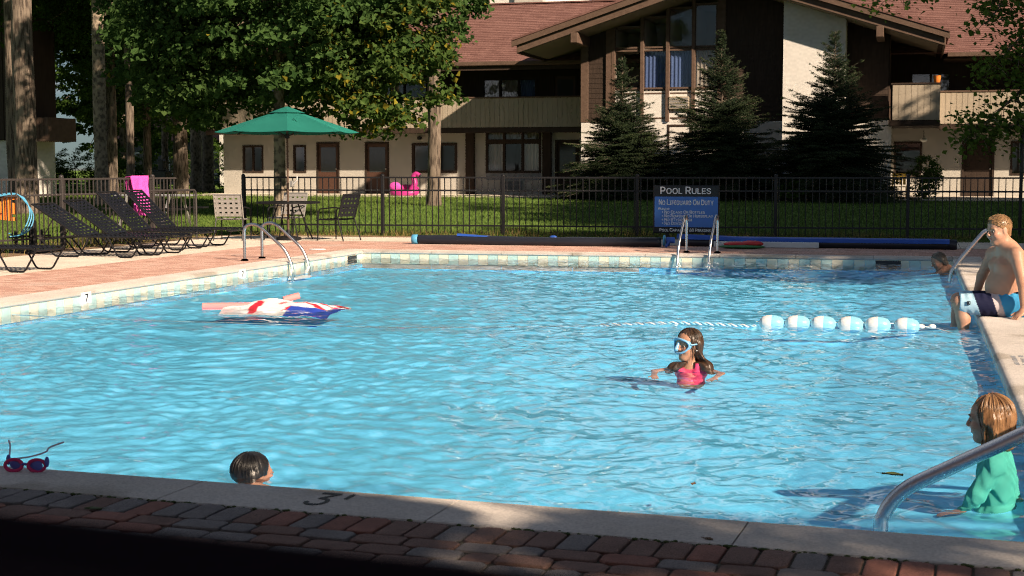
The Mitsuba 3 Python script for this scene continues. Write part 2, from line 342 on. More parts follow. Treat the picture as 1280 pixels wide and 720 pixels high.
s_, t_ = np.meshgrid(np.linspace(0, 1, 200), np.linspace(0, 1, 380) ** 1.2, indexing='ij')
def bil(i): return (W4[0][i] * (1 - t_) + W4[3][i] * t_) * (1 - s_) + (W4[1][i] * (1 - t_) + W4[2][i] * t_) * s_
FXx, FYy = bil(0), bil(1)
def ridges(x, y, sc, seed):      # hand trowelled plaster: a net of low ridges
    w = lambda k: (meshkit.noise(np.stack([x / sc * .6, y / sc * .6, x * 0 + k], -1), seed) - .5) * sc * 1.1
    n = meshkit.noise(np.stack([(x + w(3)) / sc, (y + w(9)) / sc, x * 0], -1), seed + 1)
    return np.clip(1 - np.abs(2 * n - 1) * 3.6, 0, 1) ** 1.4
rel = .012 * ridges(FXx, FYy, .5, 5) + .02 * meshkit.noise(np.stack([FXx * 1.6, FYy * 1.6, FXx * 0], -1), 4)
cove = np.clip(1 - (.63 - FXx) / 1.2, 0, 1) ** .8      # the floor curves up to the right wall
fl = np.stack([FXx, FYy, np.where(FYy < 11, -.26, -.26 - (FYy - 11) / 12.5 * .08) * (1 - .58 * cove) + rel * (1 - .5 * cove)], -1)
basin = struct('pool_basin', cat(wl), 'm_pool')
part(basin, 'floor', gridmesh(fl), 'm_pool', True)
# waterline tiles
def tile_run(A, B, o, skip=()):
    A, B = V(*A), V(*B); L = np.linalg.norm(B - A); t = (B - A) / L; n = int(L / .165); w = L / n; o = V(*o)
    for i in range(n):
        if i in skip: continue
        m = ['m_tile_cream', 'm_tile_aqua'][i % 2]
        a = A + t * (i * w + .0025); b = A + t * ((i + 1) * w - .0025); q = o * .022
        part(basin, 'tile', hull([(*(p + s), z) for p in (a, b) for s in (o * 0, q) for z in (-.054, -.218)]), m, False)
tile_run(W4[3], W4[0], (1, 0)); tile_run(W4[2], W4[3], (0, -1)); tile_run(W4[1], W4[2], (-1, 0))
def depth_tile(o, xd, nd, txt, w=.30, h=.145):
    o, xd, nd = V(*o), unit(xd), unit(nd)
    a = [o + xd * s * w / 2 + V(0, 0, 1) * t + nd * r for s in (-1, 1) for t in (-h / 2, h / 2) for r in (0, .012)]
    k = part(basin, 'depth_marker', hull(a), 'm_tile_white', False, label=f'white tile with a black {txt} depth mark')
    m = meshkit.text_mesh(txt, .085, .002, True); wid = m.bounds[1, 0]
    m.apply_transform(frame(o + nd * .0125 - xd * wid / 2 - V(0, 0, .042), xd, V(0, 0, 1), nd)); part(k, 'figure', m, 'm_ink', False)
depth_tile((-8.886, 14.62, -.075), (0, 1, 0), (1, 0, 0), '7', .20, .13)
depth_tile((-8.886, 18.6, -.08), (0, 1, 0), (1, 0, 0), '7', .20, .13)
depth_tile((-6.0, 23.40, -.09), (1, .043, 0), (0, -1, 0), '8 FT', .34, .13)
depth_tile((-2.45, 23.55, -.09), (1, .043, 0), (0, -1, 0), '8 FT', .34, .13)
part(basin, 'skimmer_mouth', cat([box(-8.9, -8.872, 22.55, 22.93, -.19, -.06)]), 'm_ink', False, label='dark skimmer opening in the left wall')
part(basin, 'skimmer_mouth', cat([box(-.55, -.17, 23.60, 23.626, -.19, -.06)]), 'm_ink', False, label='dark skimmer opening in the far wall')
whole('skimmer_lid', lathe([(0, .012), (.12, .012), (.14, .006), (.14, 0), (0, 0)], 24, (-9.72, 23.29, .001)), 'm_white', 'round white skimmer lid lying flush in the far left brick deck', 'lid')
# water: a rippled sheet
def ripple(x, y):
    r = np.random.default_rng(11); z = np.zeros_like(x)
    wx = x + .22 * (meshkit.noise(np.stack([x * .9, y * .9, x * 0], -1)) - .5) * 2; wy = y + .22 * (meshkit.noise(np.stack([x * .9 + 40, y * .9, x * 0], -1)) - .5) * 2
    for lam, slope, n in ((1.9, .012, 7), (.95, .026, 9), (.52, .046, 11), (.28, .066, 14), (.16, .074, 16), (.10, .055, 16)):
        amp = slope * lam / (2 * np.pi) * math.sqrt(2.0 / n)
        for _ in range(n):
            a = r.uniform(0, 2 * np.pi); l = lam * r.uniform(.72, 1.35); ph = r.uniform(0, 6.28); k = 2 * np.pi / l
            s = np.sin(k * (wx * math.cos(a) + wy * math.sin(a)) + ph)
            z += amp * (s - .35 * np.abs(s) + .22)
    for cx, cy, a, l, dec in ((-1.55, 10.68, .012, .34, 1.0), (.35, 6.74, .008, .3, .9), (-3.0, 6.5, .008, .28, .7), (.42, 14.7, .010, .34, .9), (.3, 22, .012, .4, 1.2), (-6.4, 14.3, .006, .3, 1.)):
        d = np.hypot(x - cx, y - cy); z += a * np.sin(d * 2 * np.pi / l) * np.exp(-d / dec)
    return z
nx, ny = 500, 960
sx, sy = np.linspace(0, 1, nx), np.linspace(0, 1, ny) ** 1.12
S, TT = np.meshgrid(sx, sy, indexing='ij')
WX = ((W4[0][0] * (1 - TT) + W4[3][0] * TT) * (1 - S) + (W4[1][0] * (1 - TT) + W4[2][0] * TT) * S)
WY = ((W4[0][1] * (1 - TT) + W4[3][1] * TT) * (1 - S) + (W4[1][1] * (1 - TT) + W4[2][1] * TT) * S)
calm = .55 + .75 * meshkit.fbm(np.stack([WX * .35, WY * .22, WX * 0 + 3], -1), 3)
WZ = WATER + ripple(WX, WY) * calm
struct('pool_water', gridmesh(np.stack([WX, WY, WZ], -1)), 'm_water', smooth=True)
# ================================================================ BUILDINGS
G0 = .36
def boards(x0, x1, y, z0, z1, w=.175, th=.03, gap=.012, seed=0, axis='x'):
    """vertical boards standing side by side, recessed joints, as one mesh"""
    r = np.random.default_rng(seed); ms, x = [], x0
    while x < x1 - .02:
        e_ = min(x + w, x1); q = th * r.uniform(.8, 1.1)
        ms.append(box(x + gap / 2, e_ - gap / 2, y - q, y + .01, z0, z1) if axis == 'x' else box(y - q if q else y, y + .01, x + gap / 2, e_ - gap / 2, z0, z1))
        x += w
    ms.append(box(x0, x1, y, y + .02, z0, z1) if axis == 'x' else box(y, y + .02, x0, x1, z0, z1))
    return cat(ms)
def clap(x0, x1, y, z0, z1, h=.16):
    """horizontal lapped boards on a wall facing -y"""
    ms, z = [], z0
    while z < z1 - .01:
        t = min(z + h, z1)
        ms.append(hull([(x, *q) for x in (x0, x1) for q in ((y - .028, z), (y - .010, t), (y + .01, z), (y + .01, t))])); z += h
    return cat(ms)
def wallY(x0, x1, y, z0, z1, holes, th=.2):
    """wall in the xz plane, front face at y, real openings"""
    P = sbox(x0, z0, x1, z1)
    for h in holes: P = P.difference(sbox(*h))
    ms = []
    for g in getattr(P, 'geoms', [P]):
        m = prism(g, 0, th); m.apply_transform(frame((0, y + th, 0), (1, 0, 0), (0, 0, 1), (0, -1, 0))); ms.append(m)
    return cat(ms)
def window(b, x0, x1, z0, z1, y, n=1, fr=.07, room='m_room', curtain=None, frame_m='m_darkwood', cols=None):
    """set into a wall whose front face is y: frame, panes, the dark room behind"""
    fs = [box(x0, x1, y - .03, y + .09, z1 - fr, z1), box(x0, x1, y - .03, y + .09, z0, z0 + fr)]
    ws = (x1 - x0) / n
    for i in range(n + 1):
        c = x0 + i * ws; a = max(x0, c - fr / 2); q = min(x1, c + fr / 2)
        if i == 0: a, q = x0, x0 + fr
        if i == n: a, q = x1 - fr, x1
        fs.append(box(a, q, y - .027, y + .087, z0 + fr, z1 - fr))
    k = part(b, 'window', cat(fs), frame_m, False)
    for i in range(n):
        a, q = x0 + i * ws, x0 + (i + 1) * ws
        part(k, 'pane', quad((a + .02, y + .04, z0 + .02), (q - .02, y + .04, z0 + .02), (q - .02, y + .04, z1 - .02), (a + .02, y + .04, z1 - .02)), 'm_glass', False)
        if curtain:
            c = curtain[i % len(curtain)]
            if c:
                ss = np.linspace(a + .03, q - .03, 40)
                P = np.stack([np.stack([ss, y + .16 + .02 * np.sin((ss - a) * 46), np.full_like(ss, z)], -1) for z in (z0, z1)], 1)
                part(k, 'curtain', gridmesh(P), c, True)
    part(k, 'room', cat([box(x0 - .05, x1 + .05, y + 2.75, y + 2.8, z0 - .05, z1 + .05), box(x0 - .05, x0, y + .2, y + 2.75, z0, z1), box(x1, x1 + .05, y + .2, y + 2.75, z0, z1), box(x0, x1, y + .2, y + 2.75, z1, z1 + .04), box(x0, x1, y + .2, y + 2.75, z0 - .04, z0)]), room, False)
    return k
def door(b, x0, x1, z0, z1, y, m='m_door', glass=False, label=None):
    k = part(b, 'door', cat([box(x0 + .07, x1 - .07, y + .04, y + .09, z0 + .01, z1 - .07)] + [box(x0 + .16, x1 - .16, y + .018, y + .042, a, q) for a, q in ((z0 + .15, z0 + .75), (z0 + .9, z1 - .2)) if not glass]), m, False, label=label)
    part(k, 'frame', cat([box(x0, x0 + .07, y - .03, y + .09, z0, z1), box(x1 - .07, x1, y - .03, y + .09, z0, z1), box(x0 + .07, x1 - .07, y - .027, y + .09, z1 - .07, z1)]), 'm_darkwood', False)
    part(k, 'handle', ball((x1 - .14, y - .005, z0 + .98), .035, 1), 'm_alu', True)
    if glass:
        part(k, 'pane', box(x0 + .17, x1 - .17, y + .03, y + .038, z0 + .85, z1 - .2), 'm_glassdark', False)
    return k
M('m_glassdark', (.05, .05, .05), .06, .6)
def shingle_roof(x0, x1, ya, za, yb, zb, course=.20, seed=1):
    """courses of shingles stepping up a plane from the eave (ya, za) to the ridge (yb, zb)"""
    L = math.hypot(yb - ya, zb - za); n = max(2, int(abs(L) / course)); ms = []
    uy, uz = (yb - ya) / L, (zb - za) / L; ny, nz = -uz * np.sign(uy), abs(uy)
    for i in range(n):
        s0, s1 = i * L / n, (i + 1) * L / n + .02
        q = lambda s, t: (ya + uy * s + ny * t, za + uz * s + nz * t)
        ms.append(hull([(x, *p) for x in (x0, x1) for p in (q(s0, .03), q(s1, .008), q(s0, -.02), q(s1, -.02))]))
    return cat(ms)

lodge = thing('lodge_building', 'long two storey lodge with red shingle roof, dark gable and tan balconies', 'building')
# ---- left wing, ground floor
W0, W1, YW = -27.0, -11.35, 55.0
lgw = [(-26.15, 1.22, -25.25, 2.32), (-23.95, 1.22, -23.4, 2.32), (-18.95, 1.22, -17.1, 2.38)]
lgd = [(-22.95, .40, -21.98, 2.43), (-20.9, .40, -19.9, 2.43)]
rgw = (-15.95, .95, -13.75, 2.85); rgd = (-13.2, .40, -12.25, 2.48)
part(lodge, 'wall', wallY(W0, W1, YW, .2, 2.92, lgw + lgd + [rgw, rgd]), 'm_stucco', False)
part(lodge, 'base_slab', cbox(W0 - .1, W1, YW - 1.75, YW + .3, .15, .40, .02), 'm_slab', False)
window(lodge, *[lgw[0][i] for i in (0, 2, 1, 3)], YW, 2); window(lodge, *[lgw[1][i] for i in (0, 2, 1, 3)], YW, 1); window(lodge, *[lgw[2][i] for i in (0, 2, 1, 3)], YW, 2, fr=.1)
for d in lgd: door(lodge, d[0], d[2], d[1], d[3], YW, glass=True, label='reddish brown half glazed door')
window(lodge, -15.95, -13.75, 2.42, 2.85, YW, 3, .09, curtain=['m_curtain'] * 3); window(lodge, -15.95, -13.75, 1.22, 2.42, YW, 3, .09, curtain=['m_curtain', None, 'm_stucco'])
part(lodge, 'lower_panel', boards(-15.95, -13.75, YW + .05, .40, 1.22, .3), 'm_greywall', False)
door(lodge, rgd[0], rgd[2], rgd[1], rgd[3], YW, 'm_darkwood', True)
k = part(lodge, 'air_conditioner', cbox(-15.35, -14.5, YW - .12, YW + .02, .55, .92, .015), 'm_greywall', False)
part(k, 'grille', cat([box(-15.31, -14.54, YW - .135, YW - .118, z, z + .02) for z in np.arange(.6, .9, .05)]), 'm_black', False)
for x in (-16.55, -13.5, -11.55): part(lodge, 'post', cbox(x - .17, x + .17, YW - .17, YW - .003, .40, 2.92, .01), 'm_darkwood', False)
part(lodge, 'downlight', lathe([(0, 0), (.09, .02), (.1, .12), (0, .16)], 14, (-18.6, YW - .12, 2.5)), 'm_black')
# ---- left wing, balcony and upper floor
YB = 53.5
part(lodge, 'balcony_floor', cbox(W0, W1, YB + .02, YW + .0, 2.92, 3.02, .01), 'm_darkwood', False)
part(lodge, 'balcony_beam', cbox(W0, W1, YB - .03, YB + .18, 2.72, 2.92, .01), 'm_darkwood', False)
part(lodge, 'balcony_boards', boards(W0, W1, YB, 2.925, 4.0, .185, seed=3), 'm_board', False, kind='stuff')
part(lodge, 'balcony_rail', cbox(W0, W1, YB - .07, YB + .1, 4.0, 4.06, .01), 'm_trim', False)
ugw = [(-25.6, 3.5, -23.6, 4.85), (-20.2, 3.5, -18.3, 4.85), (-16.1, 3.3, -13.9, 4.85)]; ugd = [(-22.4, 3.03, -21.4, 4.95), (-13.3, 3.03, -12.35, 4.95)]
part(lodge, 'upper_wall', wallY(W0, W1, YW, 3.02, 5.6, ugw + ugd), 'm_darkwood', False)
for w in ugw[:2]: window(lodge, w[0], w[2], w[1], w[3], YW, 2, curtain=['m_curtain', None])
window(lodge, -16.1, -13.9, 3.3, 4.85, YW, 3, .09, curtain=['m_curtain', 'm_curtain', 'm_curtain_blue'])
for d in ugd: door(lodge, d[0], d[2], d[1], d[3], YW, glass=True)
part(lodge, 'wall_lamp', ball((-15.2, YW - .12, 4.55), .09, 2), 'm_globe', True)
part(lodge, 'side_wall', box(W0, W0 + .2, YW + .2, 63, .2, 5.6), 'm_stucco', False)
rf = part(lodge, 'roof', shingle_roof(W0 - .7, -9.0, 52.85, 5.30, 59.0, 8.06), 'm_shingle', False, label='red brown shingle roof of the left wing')
part(rf, 'back_slope', shingle_roof(W0 - .7, -9.0, 65.2, 5.3, 59.0, 8.06, .6), 'm_shingle', False)
part(rf, 'gutter', cbox(W0 - .7, -9.0, 52.72, 52.86, 5.16, 5.31, .02), 'm_trim', False)
part(rf, 'fascia', box(W0 - .7, -9.0, 52.865, 52.93, 5.0, 5.25), 'm_darkwood', False)
part(rf, 'soffit', box(W0 - .7, -9.0, 52.94, 55.0, 5.1, 5.15), 'm_darkwood', False)
part(rf, 'ridge_cap', bar((W0 - .7, 59, 8.1), (-9, 59, 8.1), .3, .05), 'm_shingle', False)
# ---- gable
GX0, GX1, YG = -11.3, -.86, 51.0
part(lodge, 'gable_base', cat([box(GX0, GX1, YG - .03, YG + .2, .2, 2.98)]), 'm_stucco_white', False)
def roofz(x): return 8.05 - .322 * abs(x + 6.2)
bays = [(-10.16, -9.15), (-9.15, -8.26), (-8.26, -7.37), (-7.37, -6.45)]
def clap_poly(x0, x1, y, z0, h=.17, key='siding', n=6):
    """lapped boards up to the underside of the roof"""
    ms, z = [], z0
    top = min(max(roofz(x0), roofz(x1), 8.05 if x0 < -6.2 < x1 else 0), 8.05)
    while z < top - .45:
        t = z + h; a, b = x0, x1
        lim = (8.05 - .40 - t) / .322
        a, b = max(a, -6.2 - lim), min(b, -6.2 + lim)
        if b - a > .05: ms.append(hull([(x, *q) for x in (a, b) for q in ((y - .03, z), (y - .012, t), (y + .02, z), (y + .02, t))]))
        z = t
    return cat(ms)
part(lodge, 'gable_siding', cat([clap_poly(GX0 + .03, -10.16, YG + .02, 2.985), clap_poly(-6.42, -4.27, YG + .02, 2.985), clap_poly(-2.24, GX1 - .03, YG + .02, 2.985)]), 'm_darkwood', False, kind='stuff', label='dark lapped board siding of the gable')
m = prism(Polygon([(-4.26, .2), (-2.25, .2), (-2.25, roofz(-2.25) - .35), (-4.26, roofz(-4.26) - .35)]), 0, 1.12); m.apply_transform(frame((0, YG + .12, 0), (1, 0, 0), (0, 0, 1), (0, -1, 0)))
part(lodge, 'gable_panel', m, 'm_stucco_white', False, label='tall white stucco panel in the gable')
part(lodge, 'gable_trim', cbox(-6.55, -6.28, YG - .1, YG + .1, 2.9, roofz(-6.4) - .4, .01), 'm_trim', False)
part(lodge, 'gable_trim', cbox(-10.42, -10.17, YG - .1, YG + .1, 2.99, roofz(-10.3) - .4, .01), 'm_trim', False)
part(lodge, 'corner_board', cbox(GX0 - .02, GX0 + .25, YG - .05, YG + .22, 2.99, roofz(GX0) - .35, .01), 'm_trim', False)
part(lodge, 'spandrel', cat([box(-10.16, -6.55, YG - .002, YG + .16, 2.99, 4.05)]), 'm_stucco_white', False)
for i, (a, b) in enumerate(bays):
    b = min(b, -6.56)
    k = window(lodge, a, b, 4.12, 5.48, YG, 1, .06, curtain=[[None, 'm_curtain_blue', 'm_curtain_blue', 'm_curtain'][i]], frame_m='m_trim')
    zt = min(roofz(a), roofz(b)) - .5
    window(lodge, a, b, 5.52, min(zt, 7.0), YG, 1, .06, frame_m='m_trim')
    part(lodge, 'spandrel_frame', cat([box(a + .1, b - .1, YG - .02, YG - .001, z, z + .05) for z in (3.1, 3.95)]), 'm_trim', False)
    part(lodge, 'mullion', cbox(a - .06, a + .06, YG - .12, YG + .02, 2.99, min(zt + .1, 7.2), .008), 'm_trim', False)
k = part(lodge, 'air_conditioner', cbox(-8.2, -7.5, YG - .16, YG + .02, 3.42, 3.85, .015), 'm_board', False)
part(k, 'grille', cat([box(-8.16, -7.54, YG - .175, YG - .158, z, z + .02) for z in np.arange(3.47, 3.82, .05)]), 'm_greywall', False)
window(lodge, -8.25, -7.4, 1.3, 2.9, YG - .03, 1, .07)
part(lodge, 'gable_side', cat([box(GX0, GX0 + .2, YG + .2, YW, 2.98, 6.0)]), 'm_darkwood', False)
part(lodge, 'gable_side', cat([box(GX1 - .2, GX1, YG + .2, YW, 2.98, 6.0)]), 'm_darkwood', False)
part(lodge, 'gable_side_base', cat([box(GX0 - .01, GX0 + .2, YG + .2, YW, .2, 2.98), box(GX1 - .2, GX1 + .01, YG + .2, YW, .2, 2.98)]), 'm_stucco_white', False)
part(lodge, 'base_trim', cbox(GX1 - .02, GX1 + .1, YG - .05, YG + .12, .3, 2.98, .01), 'm_stucco_white', False)
# gable roof: slabs with front fascia
gr = None
for s, xt in ((-1, -13.28), (1, 1.0)):
    z_t = 8.05 - .322 * abs(xt + 6.2)
    P = Polygon([(-6.2, 8.05), (xt, z_t), (xt, z_t - .07), (-6.2, 7.98)])
    m = prism(P, -62.5, -48.90); m.apply_transform(frame((0, 0, 0), (1, 0, 0), (0, 0, 1), (0, -1, 0)))
    kk = part(lodge, 'gable_roof', m, 'm_shingle', False)
    def band(o, t, y0, y1, ins=0):
        P = Polygon([(-6.2, 8.05 - o), (xt - s * ins, 8.05 - .322 * (abs(xt + 6.2) - ins) - o), (xt - s * ins, 8.05 - .322 * (abs(xt + 6.2) - ins) - o - t), (-6.2, 8.05 - o - t)])
        m = prism(P, -y1, -y0); m.apply_transform(frame((0, 0, 0), (1, 0, 0), (0, 0, 1), (0, -1, 0))); return m
    part(kk, 'rake_board', band(.072, .20, 48.94, 49.04), 'm_trim', False)
    part(kk, 'lower_rake_board', band(.275, .24, 49.08, 49.17, .16), 'm_trim', False)
    part(kk, 'soffit', band(.50, .03, 49.18, 62.0, .35), 'm_soffit', False)
    part(kk, 'rafter_core', band(.08, .41, 49.18, 62.0, .2), 'm_darkwood', False)
    part(kk, 'eave_board', cbox(xt - s * .16 - .04, xt - s * .16 + .04, 49.18, 62.0, z_t - .48, z_t - .02, .01), 'm_trim', False)
    xb = xt - s * 2.15
    part(kk, 'beam_end', cbox(xb - .12, xb + .12, 49.02, 51.2, 8.05 - .322 * abs(xb + 6.2) - .86, 8.05 - .322 * abs(xb + 6.2) - .52, .015), 'm_trim', False)
# ---- right wing
RX0, RX1 = GX1, 22.0
rw = [(-.72, 1.1, .25, 2.35), (3.25, 1.15, 5.1, 2.35)]; rd = [(1.62, .40, 2.72, 2.42)]
part(lodge, 'wall', wallY(RX0, RX1, YW, .2, 2.92, rw + rd), 'm_stucco', False)
window(lodge, rw[0][0], rw[0][2], rw[0][1], rw[0][3], YW, 1); window(lodge, rw[1][0], rw[1][2], rw[1][1], rw[1][3], YW, 2)
door(lodge, 1.62, 2.72, .40, 2.42, YW, 'm_darkwood')
part(lodge, 'base_slab', cbox(RX0 + .12, RX1, YW - 2.6, YW + .3, .15, .40, .02), 'm_slab', False)
part(lodge, 'balcony_floor', cbox(RX0, RX1, YB + .02, YW, 2.92, 3.02, .01), 'm_darkwood', False)
part(lodge, 'balcony_boards', boards(.80, RX1, YB, 2.925, 4.0, .185, seed=4), 'm_board', False, kind='stuff')
part(lodge, 'balcony_rail', cbox(.80, RX1, YB - .07, YB + .1, 4.0, 4.06, .01), 'm_trim', False)
part(lodge, 'balcony_beam', cbox(.80, RX1, YB - .03, YB + .18, 2.72, 2.92, .01), 'm_darkwood', False)
part(lodge, 'projecting_balcony_boards', cat([boards(-.74, .76, 50.5, 2.97, 4.12, .2, seed=5), box(.735, .765, 50.53, 53.5, 2.97, 4.12)]), 'm_board', False, kind='stuff', label='tan board front of the short projecting balcony')
part(lodge, 'projecting_balcony_floor', cbox(-.86, .78, 50.49, 53.48, 2.78, 2.965, .01), 'm_darkwood', False)
part(lodge, 'projecting_balcony_rail', cbox(-.80, .80, 50.44, 50.6, 4.12, 4.18, .01), 'm_darkwood', False)
part(lodge, 'flower_pot', lathe([(.0, 0), (.09, 0), (.12, .22), (.10, .22), (.09, .18), (0, .18)], 16, (.66, 50.53, 4.18)), 'm_orange', 30, label='orange flower pot on the projecting balcony rail')
urw = [(-.2, 3.4, 1.2, 4.8), (3.2, 3.4, 5.0, 4.8)]
part(lodge, 'upper_wall', wallY(RX0, RX1, YW, 3.02, 5.6, urw), 'm_darkwood', False)
for w in urw: window(lodge, w[0], w[2], w[1], w[3], YW, 2)
rf = part(lodge, 'roof', shingle_roof(-3.4, RX1 + .7, 52.85, 5.30, 59.0, 8.06), 'm_shingle', False, label='red brown shingle roof of the right wing')
part(rf, 'gutter', cbox(1.0, RX1 + .7, 52.72, 52.86, 5.16, 5.31, .02), 'm_trim', False)
part(rf, 'soffit', box(.9, RX1 + .7, 52.94, 55.0, 5.1, 5.15), 'm_darkwood', False)
part(rf, 'back_slope', shingle_roof(-3.4, RX1 + .7, 65.2, 5.3, 59.0, 8.06, .6), 'm_shingle', False)
k = part(lodge, 'hanging_lamp', tube([(.30, 54.2, 2.72), (.30, 54.2, 2.46)], .012, 6), 'm_black'); part(k, 'shade', lathe([(.0, .07), (.04, .06), (.14, .0), (.13, -.03), (.06, -.09), (0, -.1)], 18, (.30, 54.2, 2.41)), 'm_globe', True)
part(lodge, 'wall_lamp', ball((3.02, YB - .1, 2.62), .13, 2), 'm_globe', True)
struct('lodge_walk', cat([box(-.7, 20, 49.3, 52.38, .1, .372), box(-27, -11.4, 50.9, 53.22, .1, .375)]), 'm_slab', False)
# things by the lodge walls
def flamingo(o, s=1.0):
    k = thing('flamingo_float', 'inflatable pink flamingo ring lying against the lodge wall', 'pool float')
    o = V(*o)
    ring = tube([o + s * V(.42 * math.cos(a), .30 * math.sin(a), .16 + .1 * math.sin(a)) for a in np.linspace(0, 2 * np.pi, 30)], .15 * s, 12, False)
    part(k, 'ring', ring, 'm_flamingo', True)
    part(k, 'neck', tube(spline([o + s * V(*p) for p in ((.30, -.1, .2), (.42, -.08, .45), (.36, -.05, .68), (.46, -.05, .80), (.60, -.05, .74))]), np.linspace(.12, .07, 33) * s, 12), 'm_flamingo', True)
    part(k, 'beak', tube([o + s * V(.60, -.05, .74), o + s * V(.68, -.05, .66)], [.06 * s, .02 * s], 10), 'm_black', True)
    part(k, 'wing', ball(o + s * V(-.3, -.2, .34), V(.22, .1, .16) * s), 'm_pink', True)
flamingo((-18.42, 52.6, .38), 1.02)
k = thing('folding_chair', 'yellow folding chair standing in the shaded porch beside the white gable corner', 'chair')
part(k, 'backrest', cat([hull([(x, y, z) for x in (-.72 + i * .12, -.63 + i * .12) for (y, z) in ((52.05, .84), (52.07, .84), (52.2, 1.22), (52.22, 1.22))]) for i in range(4)]), 'm_yellow', False)
part(k, 'seat', cat([cbox(-.74 + i * .12, -.65 + i * .12, 51.5, 52.0, .76, .79, .005) for i in range(4)]), 'm_yellow', False)
for x in (-.73, -.26): [part(k, 'leg', q, 'm_yellow', False) for q in (bar((x, 51.5, .79), (x, 52.15, .375), .03, .03), bar((x + .03, 52.05, .84), (x + .03, 51.55, .375), .03, .03))]
# house at far left
cott = thing('lodge_annex', 'lodge block with white ground floor and dark upper floor at far left edge', 'building')
AX = -30.6
part(cott, 'wall', box(-42, AX, 46, 48.5, .1, 2.38), 'm_stucco_white', False)
part(cott, 'upper_wall', box(-42, AX + .05, 45.9, 48.55, 2.38, 8.5), 'm_darkwood', False)
part(cott, 'siding_boards', cat([box(AX + .05 - .4 * i - .37, AX + .05 - .4 * i, 45.86, 45.899, 2.40, 8.3) for i in range(31)]), 'm_darkwood', False, kind='stuff')
part(cott, 'balcony', cat([box(AX + .06, AX + .95, 46.6, 48.4, 2.36, 2.46), box(AX + .91, AX + .95, 46.6, 48.4, 2.46, 3.2)] + [box(AX + .08 + .18 * i, AX + .24 + .18 * i, 46.58, 46.62, 2.46, 3.2) for i in range(5)]), 'm_trim', False, kind='stuff')
k = part(cott, 'window', cat([box(-33.9, -32.4, 45.82, 45.9, z, z + .08) for z in (3.6, 4.9)] + [box(x, x + .08, 45.82, 45.9, 3.68, 4.9) for x in (-33.9, -33.2, -32.48)]), 'm_trim', False); part(k, 'pane', box(-33.82, -32.48, 45.86, 45.89, 3.68, 4.9), 'm_glassdark', False)
part(cott, 'roof', hull([(-43, 45, 8.5), (-30.0, 45, 8.5), (-43, 49.4, 8.5), (-30.0, 49.4, 8.5), (-43, 47.2, 10.0), (-30.0, 47.2, 10.0)]), 'm_shingle', False)
# half-timbered building beyond the ridge
ht = thing('half_timbered_building', 'white half timbered building rising behind the red roof ridge', 'building')
part(ht, 'wall', box(-42, -21.0, 85, 97, 0, 15), 'm_stucco_white', False)
part(ht, 'bay', box(-22.8, -21.1, 84.7, 85.0, 0, 15), 'm_stucco', False, label='beige plaster bay')
tm = [box(x - .13, x + .13, 84.9, 85.1, 9, 15) for x in np.arange(-41.5, -23, 1.7)] + [box(-42, -22.9, 84.88, 85.08, z, z + .25) for z in (9, 11.9, 14.7)]
for i, x in enumerate(np.arange(-41.5, -24.5, 1.7)): tm.append(bar((x + .1, 84.95, 9.2), (x + 1.6, 84.95, 11.9) if i % 2 else (x + .9, 84.95, 11.9), .1, .2))
part(ht, 'timbers', cat(tm), 'm_rake', False)
part(ht, 'roof', hull([(-43, 84, 15), (-20, 84, 15), (-43, 98, 15), (-20, 98, 15), (-43, 91, 19), (-20, 91, 19)]), 'm_shingle', False)
# grey house far behind the grove
fh = thing('grey_house', 'pale grey house seen low between the tree trunks on the left', 'building')
part(fh, 'wall', box(-56, -38, 96, 104, 0, 3.4), 'm_bluegrey', False)
for i in range(5):
    x = -54.8 + i * 3.4
    k = part(fh, 'window', cat([box(x, x + 1.5, 95.9, 96, z, z + .1) for z in (1.0, 2.5)] + [box(a, a + .1, 95.9, 96, 1.1, 2.5) for a in (x, x + .7, x + 1.4)]), 'm_white', False); part(k, 'pane', box(x + .1, x + 1.4, 95.94, 95.99, 1.1, 2.5), 'm_glassdark', False)
part(fh, 'roof', hull([(-57, 95.4, 3.4), (-37, 95.4, 3.4), (-57, 105, 3.4), (-37, 105, 3.4), (-57, 100, 6), (-37, 100, 6)]), 'm_shingle', False)
# pavilion over the photographer: its roof shades the near deck
pv = thing('pool_pavilion', 'open pavilion with a low roof over the near end of the pool deck', 'pavilion')
part(pv, 'roof', hull([(x, y, z) for (x, y) in ((-14, 3.78), (.28, 3.0), (2.7, 2.5), (2.7, -5), (-14, -5)) for z in (2.78, 2.92)] + [(-10, -.8, 3.7), (1.5, -1.2, 3.6)]), 'm_shingle', False)
for x in (-13.6, -9.5, -5.2, 2.4):
    for y in (1.9, -4.6): part(pv, 'post', cbox(x - .08, x + .08, y - .08, y + .08, -.02, 2.78, .01), 'm_trim', False)
